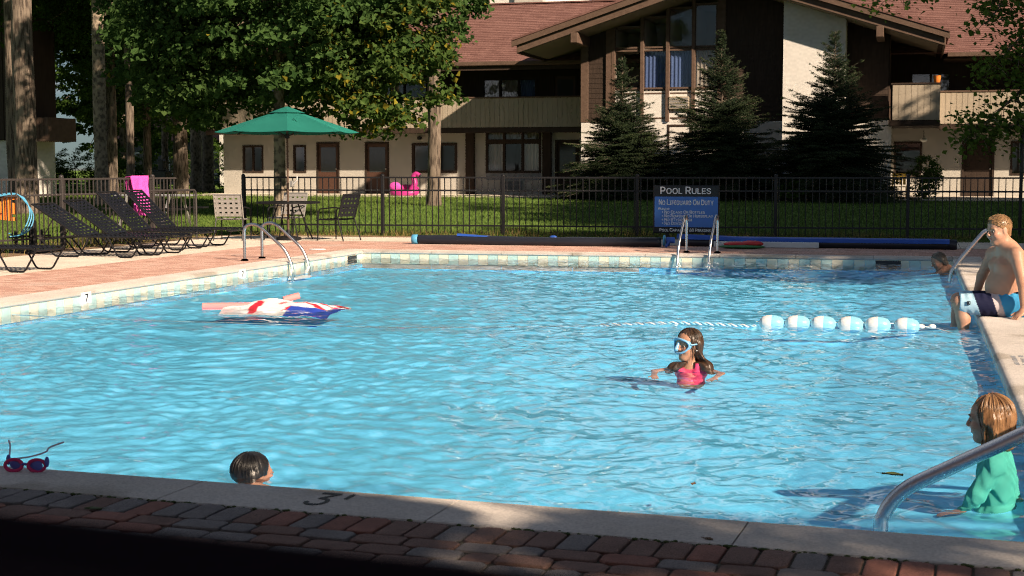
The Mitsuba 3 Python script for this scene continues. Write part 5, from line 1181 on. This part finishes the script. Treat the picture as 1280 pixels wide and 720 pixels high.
def hairmesh(k, f, lo, hi, h, dark, light, head, streak=16, name='hair', amp=.004, mat='m_hair'):
    def g(p):
        q = (p - head.c) @ head.R / head.H; a = np.arctan2(q[:, 1], q[:, 0] + .05)
        return f(p) - amp * (meshkit.noise(np.stack([a * streak * .8, q[:, 2] * 2.2, np.hypot(q[:, 0], q[:, 1]) * 3], -1)) - .5) * 2 - amp * .5 * (meshkit.noise(np.stack([a * streak * 2.3, q[:, 2] * 3, 0 * a], -1)) - .5) * 2
    m = nets(g, lo, hi, h); v = np.array(m.vertices); q = (v - head.c) @ head.R / head.H; a = np.arctan2(q[:, 1], q[:, 0] + .05)
    t = np.clip(.65 * meshkit.noise(np.stack([a * streak, q[:, 2] * 2.0, np.hypot(q[:, 0], q[:, 1]) * 4], -1)) + .45 * meshkit.noise(np.stack([a * streak * 3, q[:, 2] * 3, q[:, 0] * 3], -1)), 0, 1)[:, None]
    part(k, name, squash(m), mat, True, color=V(*dark) * (1 - t) + V(*light) * t); return m
def hand(w, d, n, s=1.0, curl=.3, side=1):
    """palm, four fingers and a thumb; w wrist, d pointing direction, n back-of-hand normal"""
    w, d, n = V(*w), unit(V(*d)), unit(V(*n)); t = unit(np.cross(n, d)) * side; n = np.cross(d, t) * side; o = []
    R = np.stack([d, t, n], 1); o.append((s_ball(w + d * .048 * s, np.array([.052, .040, .016]) * s, R), .02 * s)); o.append((s_cap(w - d * .02 * s, w + d * .02 * s, .026 * s, .028 * s), .02 * s))
    for i, (L, off) in enumerate(((.070, -.030), (.080, -.010), (.075, .010), (.058, .029))):
        p = w + d * .088 * s + t * off * s; dd = d
        for j in range(3):
            a = curl * (j + .5); dd2 = unit(d * math.cos(a) - n * math.sin(a)); q = p + dd2 * L * s * (.45, .32, .23)[j]; o.append((s_cap(p, q, (.0088 - .0008 * j) * s, (.0082 - .0008 * j) * s), .005 * s)); p = q
    p = w + d * .03 * s - t * .032 * s; q = p + (d * .7 - t * .7) * .036 * s; o += [(s_cap(p, q, .012 * s, .0105 * s), .012 * s), (s_cap(q, q + (d * .95 - t * .25) * .03 * s, .0102 * s, .0085 * s), .004 * s)]
    return o
def strands(k, head, n, drop, seed, dark, light, gap=70, r0=.0042, rad=(.462, .378, .392), out=0.0):
    """wet locks lying on the hair, from the parting down"""
    g = np.random.default_rng(seed); ms, cs = [], []
    for i in range(n):
        a = math.radians(g.uniform(gap, 360 - gap)); ph0 = g.uniform(4, 26); L = drop * g.uniform(.7, 1.12); wv = g.uniform(-.05, .05, 3); lift = g.uniform(1.0, 1.035)
        pts = []
        for t in np.linspace(0, 1, 12):
            th = math.radians(ph0 + (92 - ph0) * min(1, t / .55)); d_ = max(0, (t - .55) / .45)
            aa = a + wv[0] * t + .06 * math.sin(5 * t + i)
            x = -.09 + rad[0] * lift * math.sin(th) * math.cos(aa) * (1 - .16 * d_); y = rad[1] * lift * math.sin(th) * math.sin(aa) * (1 - .10 * d_)
            z = .14 + rad[2] * lift * math.cos(th) - L * d_
            pts.append(head.p(x + wv[1] * d_ * .6, y + wv[2] * d_ * .6 + out * d_ * np.sign(y), z))
        m = tube(spline(pts, 2), np.linspace(1, .25, 23) * r0 * g.uniform(.6, 1.2), 5); ms.append(squash(m)); q = g.uniform(0, 1)
        cs.append(np.tile(V(*dark) * (1 - q) + V(*light) * q, (len(m.vertices), 1)))
    part(k, 'hair_strands', cat(ms), 'm_hair', True, kind='stuff', color=np.vstack(cs))
# ---------------------------------------------------------------- man sitting on the right coping
mn = thing('person', 'shirtless man in blue swim shorts sitting on the right pool edge, legs in water', 'person')
hd = Head((.765, 14.40, .79), (-.84, -.50, -.15), .262, up=(-.12, .0, 1), fat=1.16)
LS, RS = (.915, 14.205, .575), (.735, 14.62, .565)
torso = [(s_ball((.90, 14.43, .46), (.135, .20, .18)), .05), (s_ball((.865, 14.43, .31), (.175, .205, .17)), .10), (s_ball((.95, 14.44, .16), (.19, .21, .14)), .09), (s_ball((.79, 14.42, .26), (.13, .16, .13)), .07),
         (s_cap((.89, 14.43, .56), (.80, 14.40, .70), .085, .072), .06), (s_cap((.86, 14.42, .61), LS, .07, .062), .06), (s_cap((.85, 14.42, .61), RS, .07, .060), .06),
         (s_ball((.80, 14.33, .47), (.07, .09, .06)), .05), (s_ball((.755, 14.50, .465), (.07, .09, .06)), .05)]
armL = [(s_cap(LS, (.965, 14.10, .335), .063, .047), .03), (s_cap((.965, 14.10, .335), (.985, 14.09, .09), .046, .030), .02)]
armR = [(s_cap(RS, (.640, 14.70, .345), .060, .046), .03), (s_cap((.640, 14.70, .345), (.575, 14.68, .10), .045, .029), .02)]
hL = hand((.985, 14.085, .075), (-.55, -.45, -.42), (-.35, -.35, .85), 1.12, .32, 1); hR = hand((.575, 14.68, .085), (-.5, -.2, -.5), (-.5, 0, .8), 1.1, .3, -1)
legs = []
for (hp, kn, an) in (((.96, 14.31, .10), (.435, 14.28, .112), (.475, 14.27, -.34)), ((.96, 14.57, .10), (.43, 14.60, .115), (.385, 14.60, -.34))):
    ft = (an[0] - .15, an[1] - .02, an[2] - .07)
    legs += [(s_cap(hp, kn, .105, .068), .05), (s_cap(kn, (kn[0] + (an[0] - kn[0]) * .35 + .018, kn[1], -.03), .066, .062), .03), (s_cap((kn[0] + (an[0] - kn[0]) * .35 + .018, kn[1], -.03), an, .060, .036), .03), (s_cap(an, ft, .038, .024), .02), (s_ball(ft, (.05, .04, .02)), .02)]
body = union(torso + hd.items(.98) + armL + armR + hL + hR + legs)
def man_col(v, c):
    w = np.exp(-((v - V(.78, 14.32, .40)) / V(.12, .14, .14)).__pow__(2).sum(1))[:, None]; return c
skin(mn, body, (.18, 13.92, -.46), (1.22, 14.86, .98), .0085, (.50, .275, .185), hd, lip=(.36, .15, .13))
hd.eyes(mn); hd.brows(mn, 'm_hair', V(.25, .14, .07))
hshell = union([(hd.B((-.075, 0, .155), (.442, .352, .385)), .01), (hd.C((-.40, .0, .05), (-.36, 0, -.22), .10), .03)])
hcut = lambda p: (lambda q: np.maximum.reduce([(q[:, 0] - .20) * .75 + (.17 - q[:, 2]) * .9 - .0, np.where(q[:, 0] > -.12, (.02 - q[:, 2]), -1) , -.30 - q[:, 2]]) * hd.H)((p - hd.c) @ hd.R / hd.H)
hairmesh(mn, lambda p: np.maximum(hshell(p), hcut(p)), (.55, 14.2, .58), (.98, 14.62, .96), .0055, (.16, .08, .036), (.34, .20, .095), hd, 26, amp=.0022)
g_ = np.random.default_rng(9); hm, hc_ = [], []
for i in range(620):        # short cropped hair
    th, a = math.acos(g_.uniform(.02, 1)), g_.uniform(0, 2 * math.pi)
    x, y, z = -.075 + .442 * math.sin(th) * math.cos(a), .352 * math.sin(th) * math.sin(a), .155 + .385 * math.cos(th)
    if x > .19 + .5 * (z - .30) or (x > -.10 and z < .10): continue
    nrm_ = unit(V((x + .075) / .442 ** 2, y / .352 ** 2, (z - .155) / .385 ** 2)); q = V(x, y, z) + nrm_ * .004; e2 = q + nrm_ * .035 + V(.05, 0, -.02) * g_.uniform(.3, 1.4) + g_.normal(size=3) * .015
    m = tube([hd.p(*q), hd.p(*((q + e2) / 2 + nrm_ * .008)), hd.p(*e2)], [.0022, .0019, .0008], 4, False); hm.append(m); t_ = g_.uniform(0, 1); hc_.append(np.tile(V(.14, .075, .035) * (1 - t_) + V(.40, .26, .135) * t_, (len(m.vertices), 1)))
part(mn, 'hair_strands', cat(hm), 'm_vc', True, kind='stuff', color=np.vstack(hc_))
sl = union([(s_cap(a, b, r0, r1), .06) for a, b, r0, r1 in (((.96, 14.31, .10), (.45, 14.28, .112), .122, .092), ((.96, 14.57, .10), (.45, 14.60, .115), .122, .092))] + [(s_ball((.955, 14.44, .15), (.205, .232, .13)), .07)])
shorts = lambda p: np.maximum.reduce([sl(p) + .0045 * np.sin(p[:, 0] * 95 + 20 * p[:, 2]) * np.sin(p[:, 1] * 31 + 3), .432 - p[:, 0] + .02 * (p[:, 2] - .1), p[:, 2] - .222 - .04 * (p[:, 0] - .8)])
m = nets(shorts, (.38, 14.05, -.06), (1.25, 14.85, .34), .008); v = np.array(m.vertices); xx = v[:, 0] + .35 * (v[:, 2] - .12)
col = np.select([(xx < .585)[:, None], (xx < .735)[:, None], (xx < .80)[:, None]], [np.tile(V(.40, .62, .76), (len(v), 1)), np.tile(V(.012, .014, .045), (len(v), 1)), np.tile(V(.60, .52, .54), (len(v), 1))], np.tile(V(.06, .36, .68), (len(v), 1)))
col = np.where((np.abs(xx - .585) < .004)[:, None], V(.02, .02, .05), col)
part(mn, 'swim_shorts', squash(m), 'm_cloth', True, color=col, label='swim shorts in light blue, navy, white and bright blue panels')
k = part(mn, 'waistband', tube([(.955 + .175 * math.cos(a) - .01, 14.44 + .205 * math.sin(a), .226 + .012 * math.cos(a)) for a in np.linspace(0, 2 * math.pi, 40)], .010, 8, False), 'm_navy', True)
part(mn, 'emblem', cat([box(.492, .524, 14.172, 14.182, .112, .118), box(.492, .524, 14.172, 14.182, .138, .144), box(.492, .498, 14.172, 14.182, .118, .138), box(.518, .524, 14.172, 14.182, .118, .138), box(.504, .512, 14.172, 14.182, .120, .136)]), 'm_ink', False, label='small dark square emblem on the shorts leg')
# ---------------------------------------------------------------- girl with the diving mask
gk = thing('person', 'girl in pink swimsuit and blue diving mask standing shoulder deep in mid pool', 'person')
hg = Head((-1.565, 10.68, .078), (-.62, -.78, -.04), .222, fat=.94)
gb = [(s_ball((-1.545, 10.71, -.20), (.115, .075, .16)), .04), (s_ball((-1.545, 10.71, -.40), (.10, .07, .14)), .05), (s_cap((-1.552, 10.70, -.11), (-1.560, 10.69, .02), .043, .040), .03),
      (s_cap((-1.55, 10.71, -.105), (-1.675, 10.715, -.115), .036, .034), .03), (s_cap((-1.55, 10.71, -.105), (-1.418, 10.70, -.115), .036, .034), .03),
      (s_cap((-1.675, 10.715, -.115), (-1.80, 10.64, -.150), .034, .027), .02), (s_cap((-1.80, 10.64, -.150), (-1.78, 10.48, -.185), .027, .019), .015), (s_cap((-1.418, 10.70, -.115), (-1.315, 10.62, -.150), .034, .027), .02), (s_cap((-1.315, 10.62, -.150), (-1.34, 10.46, -.185), .027, .019), .015)]
gb += hand((-1.777, 10.47, -.187), (.25, -.95, -.1), (0, 0, 1), .72, .2, 1) + hand((-1.342, 10.45, -.187), (-.25, -.95, -.1), (0, 0, 1), .72, .2, -1)
skin(gk, union(gb + hg.items(.95)), (-1.90, 10.32, -.52), (-1.20, 10.86, .24), .006, (.42, .215, .135), hg, lip=(.40, .13, .12))
hg.eyes(gk)
hl = [(hg.B((-.09, 0, .15), (.445, .365, .375)), .02), (hg.C((-.30, 0, .0), (-.34, 0, -.62), .24, .17), .05), (hg.C((-.18, .30, .0), (-.16, .30, -.60), .12, .10), .06), (hg.C((-.18, -.30, .0), (-.10, -.30, -.55), .12, .10), .06)]
hl += [(s_cap((-1.60, 10.66, -.045), (-1.665, 10.655, -.10), .036, .040), .03), (s_cap((-1.665, 10.655, -.10), (-1.70, 10.645, -.17), .040, .03), .03), (s_cap((-1.49, 10.68, -.02), (-1.425, 10.665, -.085), .034, .042), .03), (s_cap((-1.425, 10.665, -.085), (-1.385, 10.65, -.16), .040, .03), .03)]
hlu = union(hl); gcut = lambda p: (lambda q: np.where(q[:, 2] > -.55, (q[:, 0] - .10) * .8 + (.16 - q[:, 2]) * .42, -1) * hg.H)((p - hg.c) @ hg.R / hg.H)
hairmesh(gk, lambda p: np.maximum(hlu(p), gcut(p)), (-1.80, 10.52, -.24), (-1.30, 10.90, .22), .0055, (.012, .007, .005), (.085, .045, .025), hg, 18, amp=.005)
strands(gk, hg, 90, .62, 5, (.010, .006, .004), (.07, .04, .022), gap=62, r0=.0042)
su = union(gb[:2] + [(s_cap((-1.62, 10.66, -.06), (-1.61, 10.645, -.14), .017), .02), (s_cap((-1.49, 10.66, -.055), (-1.50, 10.645, -.14), .017), .02)])
suit = lambda p: np.maximum.reduce([su(p) - .006, np.where(p[:, 1] < 10.69, -1, 1) * 0 + p[:, 2] + .052, np.where(np.abs(p[:, 0] + 1.552) < .045, p[:, 2] + .098 - 6 * (p[:, 0] + 1.552) ** 2, -1), -.42 - p[:, 2]])
m = nets(suit, (-1.72, 10.55, -.46), (-1.38, 10.84, -.02), .005); part(gk, 'swimsuit', squash(m), 'm_cloth', True, color=np.tile(V(.80, .06, .17), (len(m.vertices), 1)) * (.9 + .2 * meshkit.noise(np.array(m.vertices) * 30)[:, None]), label='bright pink swimsuit')
mk = []
def mp(a, x=.45, sy=.335, sz=.225, z0=.03): return hg.p(x - .30 * abs(math.cos(a)) ** 2.2 * .62, sy * math.cos(a), z0 + sz * math.sin(a) * (1 if math.sin(a) > 0 else 1.18))
part(gk, 'mask_frame', tube([mp(a) for a in np.linspace(0, 2 * math.pi, 36)], .034 * hg.H, 8, False), 'm_mask', True, label='blue rim of the diving mask')
part(gk, 'mask_skirt', cat([gridmesh(np.array([[mp(a, .44 - .16 * u, .335 - .01 * u, .225 - .015 * u) for u in np.linspace(0, 1, 4)] for a in np.linspace(0, 2 * math.pi, 36)]))]), 'm_mask', True)
lens = [gridmesh(np.array([[mp(a, .455, .30 * u, .20 * u) for u in np.linspace(.02, 1, 5)] for a in np.linspace(0, 2 * math.pi, 36)]))]
part(gk, 'mask_lens', lens[0], 'm_clear', True)
nz = nets(union([(hg.C((.42, 0, .10), (.53, 0, -.09), .04, .07), .01)]), tuple(hg.p(.5, 0, 0) - .05), tuple(hg.p(.5, 0, 0) + .05), .004); part(gk, 'mask_nose_pocket', nz, 'm_mask', True)
part(gk, 'mask_strap', tube(spline([hg.p(.20, .33, .04), hg.p(-.05, .385, .05), hg.p(-.36, .30, .08), hg.p(-.53, 0, .10), hg.p(-.36, -.30, .08), hg.p(-.05, -.385, .05), hg.p(.20, -.33, .04)]), .028 * hg.H, 7), 'm_mask', True)
part(gk, 'earring', ball(hg.p(-.02, .39, -.16), .005, 1), 'm_white', True)
# ---------------------------------------------------------------- girl in the green shirt
sk = thing('person', 'brown haired girl in a wet green swim shirt standing in the near right corner', 'person')
hs_ = Head((.338, 6.735, .262), (-.96, .26, -.10), .205, fat=.95)
sb = [(s_ball((.375, 6.75, .0), (.085, .125, .14)), .04), (s_ball((.378, 6.75, -.16), (.080, .115, .13)), .05), (s_cap((.372, 6.745, .09), (.350, 6.74, .19), .045, .042), .03), (s_cap((.37, 6.75, .09), (.362, 6.630, .085), .05, .043), .03), (s_cap((.37, 6.75, .09), (.385, 6.870, .085), .05, .043), .03)]
sa = [(s_cap((.360, 6.628, .085), (.285, 6.595, -.055), .043, .036), .03), (s_cap((.285, 6.595, -.055), (.232, 6.60, -.155), .036, .026), .02), (s_cap((.390, 6.875, .085), (.440, 6.895, -.05), .043, .036), .03), (s_cap((.440, 6.895, -.05), (.475, 6.83, -.165), .036, .026), .02)]
sh = [(s_cap((.240, 6.60, -.14), (.215, 6.595, -.175), .021, .019), .01), (s_cap((.466, 6.85, -.13), (.482, 6.815, -.185), .021, .019), .01)] + hand((.216, 6.595, -.174), (-.85, -.05, -.5), (-.4, 0, .9), .72, .25, 1) + hand((.48, 6.82, -.18), (.55, -.5, -.6), (.5, 0, .8), .72, .3, -1)
sleg = [(s_cap((.372, 6.69, -.22), (.355, 6.69, -.60), .066, .045), .04), (s_cap((.378, 6.81, -.22), (.400, 6.81, -.60), .066, .045), .04)]
inner = [(g, k_) for g, k_ in [(s_ball((.375, 6.75, .0), (.075, .115, .13)), .04), (s_ball((.378, 6.75, -.16), (.072, .105, .12)), .05)]]
inarm = [(s_cap((.37, 6.75, .09), (.362, 6.640, .080), .04, .034), .03), (s_cap((.37, 6.75, .09), (.385, 6.860, .08), .04, .034), .03), (s_cap((.360, 6.63, .080), (.285, 6.595, -.055), .033, .027), .03), (s_cap((.285, 6.595, -.055), (.240, 6.60, -.14), .027, .021), .02), (s_cap((.390, 6.873, .08), (.440, 6.895, -.05), .033, .027), .03), (s_cap((.440, 6.895, -.05), (.466, 6.85, -.13), .027, .021), .02)]
skin(sk, union(inner + [sb[2]] + inarm + hs_.items(.96) + sh + sleg), (.10, 6.40, -.62), (.62, 7.05, .40), .0055, (.46, .25, .17), hs_, lip=(.38, .14, .13))
hs_.eyes(sk); hs_.brows(sk, 'm_hair', V(.12, .06, .03))
shirt = union(sb[:2] + [(s_ball((.378, 6.75, -.30), (.090, .13, .15)), .05), (s_cap((.372, 6.69, -.22), (.365, 6.69, -.42), .078, .076), .05), (s_cap((.378, 6.81, -.22), (.385, 6.81, -.42), .078, .076), .05)] + [(s_cap((.372, 6.745, .09), (.362, 6.742, .135), .056, .050), .03)] + sb[3:] + sa)
def shirtf(p):
    w = .0022 * np.sin(p[:, 2] * 85 + p[:, 0] * 75 + 5 * np.sin(p[:, 1] * 30 + p[:, 2] * 14)) + .0018 * np.sin(p[:, 2] * 60 - p[:, 1] * 150 + p[:, 0] * 110) + .004 * (meshkit.noise(p * V(30, 30, 16)) - .5)
    cuff = np.maximum((V(.240, 6.60, -.14) - p) @ unit(V(.05, 0, .10)), -1) ; 
    return np.maximum.reduce([shirt(p) + w, p[:, 2] - .142, -.40 + .012 * np.sin(p[:, 1] * 40) - p[:, 2], np.where(p[:, 0] < .262, -.153 - p[:, 2], -1)])
m = nets(shirtf, (.14, 6.44, -.44), (.58, 7.0, .17), .0052); v = np.array(m.vertices)
part(sk, 'swim_shirt', squash(m), 'm_cloth', True, color=np.tile(V(.055, .36, .31), (len(v), 1)) * (.82 + .36 * meshkit.fbm(v * 12, 3)[:, None]), label='wet sea green long sleeved swim shirt')
hh = [(hs_.B((-.09, 0, .14), (.455, .37, .385)), .02), (hs_.C((-.26, 0, -.05), (-.30, 0, -.50), .27, .20), .04), (hs_.C((-.10, .30, -.02), (-.16, .28, -.48), .135, .08), .06), (hs_.C((-.10, -.30, -.02), (-.16, -.28, -.48), .135, .08), .06)]
lock = [(hs_.C((.02, .33, -.15), (.06, .30, -.50), .05, .045), .03), (hs_.C((.06, .30, -.50), (.20, .27, -.78), .04, .012), .02), (hs_.C((-.30, .2, -.5), (-.26, .25, -.66), .09, .02), .03), (hs_.C((-.42, .0, -.4), (-.45, .05, -.64), .09, .02), .03), (hs_.C((-.16, .32, -.4), (-.12, .33, -.62), .06, .015), .03)]
hhu, lku = union(hh), union(lock); scut = lambda p: (lambda q: ((q[:, 0] - .10) * .85 + (.22 - q[:, 2]) * np.where(q[:, 2] > .1, .62, .38)) * hs_.H)((p - hs_.c) @ hs_.R / hs_.H)
hairmesh(sk, lambda p: np.minimum(np.maximum(hhu(p), scut(p)), lku(p)), (.22, 6.58, .06), (.50, 6.90, .38), .0045, (.075, .032, .014), (.36, .19, .085), hs_, 15, amp=.007)
strands(sk, hs_, 130, .60, 6, (.06, .026, .012), (.40, .22, .10), gap=62, r0=.0040)
# ---------------------------------------------------------------- boy at the near edge
bk_ = thing('person', 'wet black haired boy with only his head above water behind the near coping', 'person')
hb = Head((-3.018, 6.42, -.108), (.50, .86, .02), .222, fat=1.0)
bb = [(s_ball((-3.03, 6.42, -.40), (.12, .14, .14)), .04), (s_cap((-3.03, 6.42, -.30), (-3.025, 6.42, -.17), .05, .047), .03), (s_cap((-3.03, 6.42, -.31), (-2.95, 6.29, -.33), .045, .04), .03), (s_cap((-3.03, 6.42, -.31), (-3.12, 6.55, -.33), .045, .04), .03), (s_cap((-2.95, 6.29, -.33), (-2.86, 6.33, -.50), .038, .03), .02), (s_cap((-3.12, 6.55, -.33), (-3.02, 6.66, -.50), .038, .03), .02)]
skin(bk_, union(bb + hb.items()), (-3.24, 6.16, -.54), (-2.78, 6.74, .02), .006, (.42, .22, .145), hb)
hb.eyes(bk_)
bh = union([(hb.B((-.075, 0, .145), (.448, .36, .382)), .02), (hb.C((-.36, .0, .05), (-.36, 0, -.24), .14, .12), .04), (hb.C((-.2, .26, .0), (-.26, .22, -.26), .11, .09), .04), (hb.C((-.2, -.26, .0), (-.26, -.22, -.26), .11, .09), .04)])
bcut = lambda p: (lambda q: np.maximum(((q[:, 0] - .20) * .8 + (.20 - q[:, 2]) * .35), np.where(q[:, 0] > -.14, -.03 - q[:, 2], -1)) * hb.H)((p - hb.c) @ hb.R / hb.H)
hairmesh(bk_, lambda p: np.maximum(bh(p), bcut(p)), (-3.18, 6.26, -.24), (-2.86, 6.60, .02), .0045, (.006, .0055, .006), (.022, .02, .02), hb, 26, amp=.0022)
strands(bk_, hb, 90, .30, 7, (.004, .004, .005), (.014, .013, .013), gap=95, r0=.0024, rad=(.45, .362, .384))
# ---------------------------------------------------------------- child by the far right rails
ck = thing('person', 'dark wet haired child leaning forward in the water by the far right rails', 'person')
hc = Head((.355, 21.95, .045), (-.80, -.38, -.46), .235, up=(-.45, -.1, .9))
cb = [(s_ball((.46, 22.02, -.12), (.13, .13, .13)), .04), (s_ball((.50, 22.05, -.32), (.12, .12, .16)), .05), (s_cap((.44, 22.0, -.04), (.385, 21.96, .02), .05, .047), .03), (s_cap((.45, 21.92, -.05), (.40, 21.82, -.10), .042, .036), .03), (s_cap((.40, 21.82, -.10), (.27, 21.78, -.17), .036, .026), .02), (s_cap((.48, 22.12, -.05), (.52, 22.2, -.12), .042, .036), .03), (s_cap((.52, 22.2, -.12), (.42, 22.25, -.2), .036, .026), .02)]
cb += hand((.268, 21.78, -.172), (-.95, 0, -.2), (0, 0, 1), .72, .2, 1)
skin(ck, union(cb + hc.items()), (.06, 21.6, -.5), (.70, 22.34, .22), .008, (.30, .16, .11), hc)
hc.eyes(ck)
ch_ = union([(hc.B((-.085, 0, .15), (.455, .375, .39)), .02), (hc.C((-.34, 0, .0), (-.40, 0, -.38), .20, .14), .05), (hc.C((-.16, .31, .0), (-.20, .30, -.35), .12, .08), .05), (hc.C((-.16, -.31, .0), (-.20, -.30, -.35), .12, .08), .05)])
ccut = lambda p: (lambda q: ((q[:, 0] - .14) * .85 + (.18 - q[:, 2]) * .45) * hc.H)((p - hc.c) @ hc.R / hc.H)
hairmesh(ck, lambda p: np.maximum(ch_(p), ccut(p)), (.16, 21.74, -.12), (.60, 22.2, .22), .006, (.03, .024, .02), (.12, .095, .075), hc, 20, amp=.004)
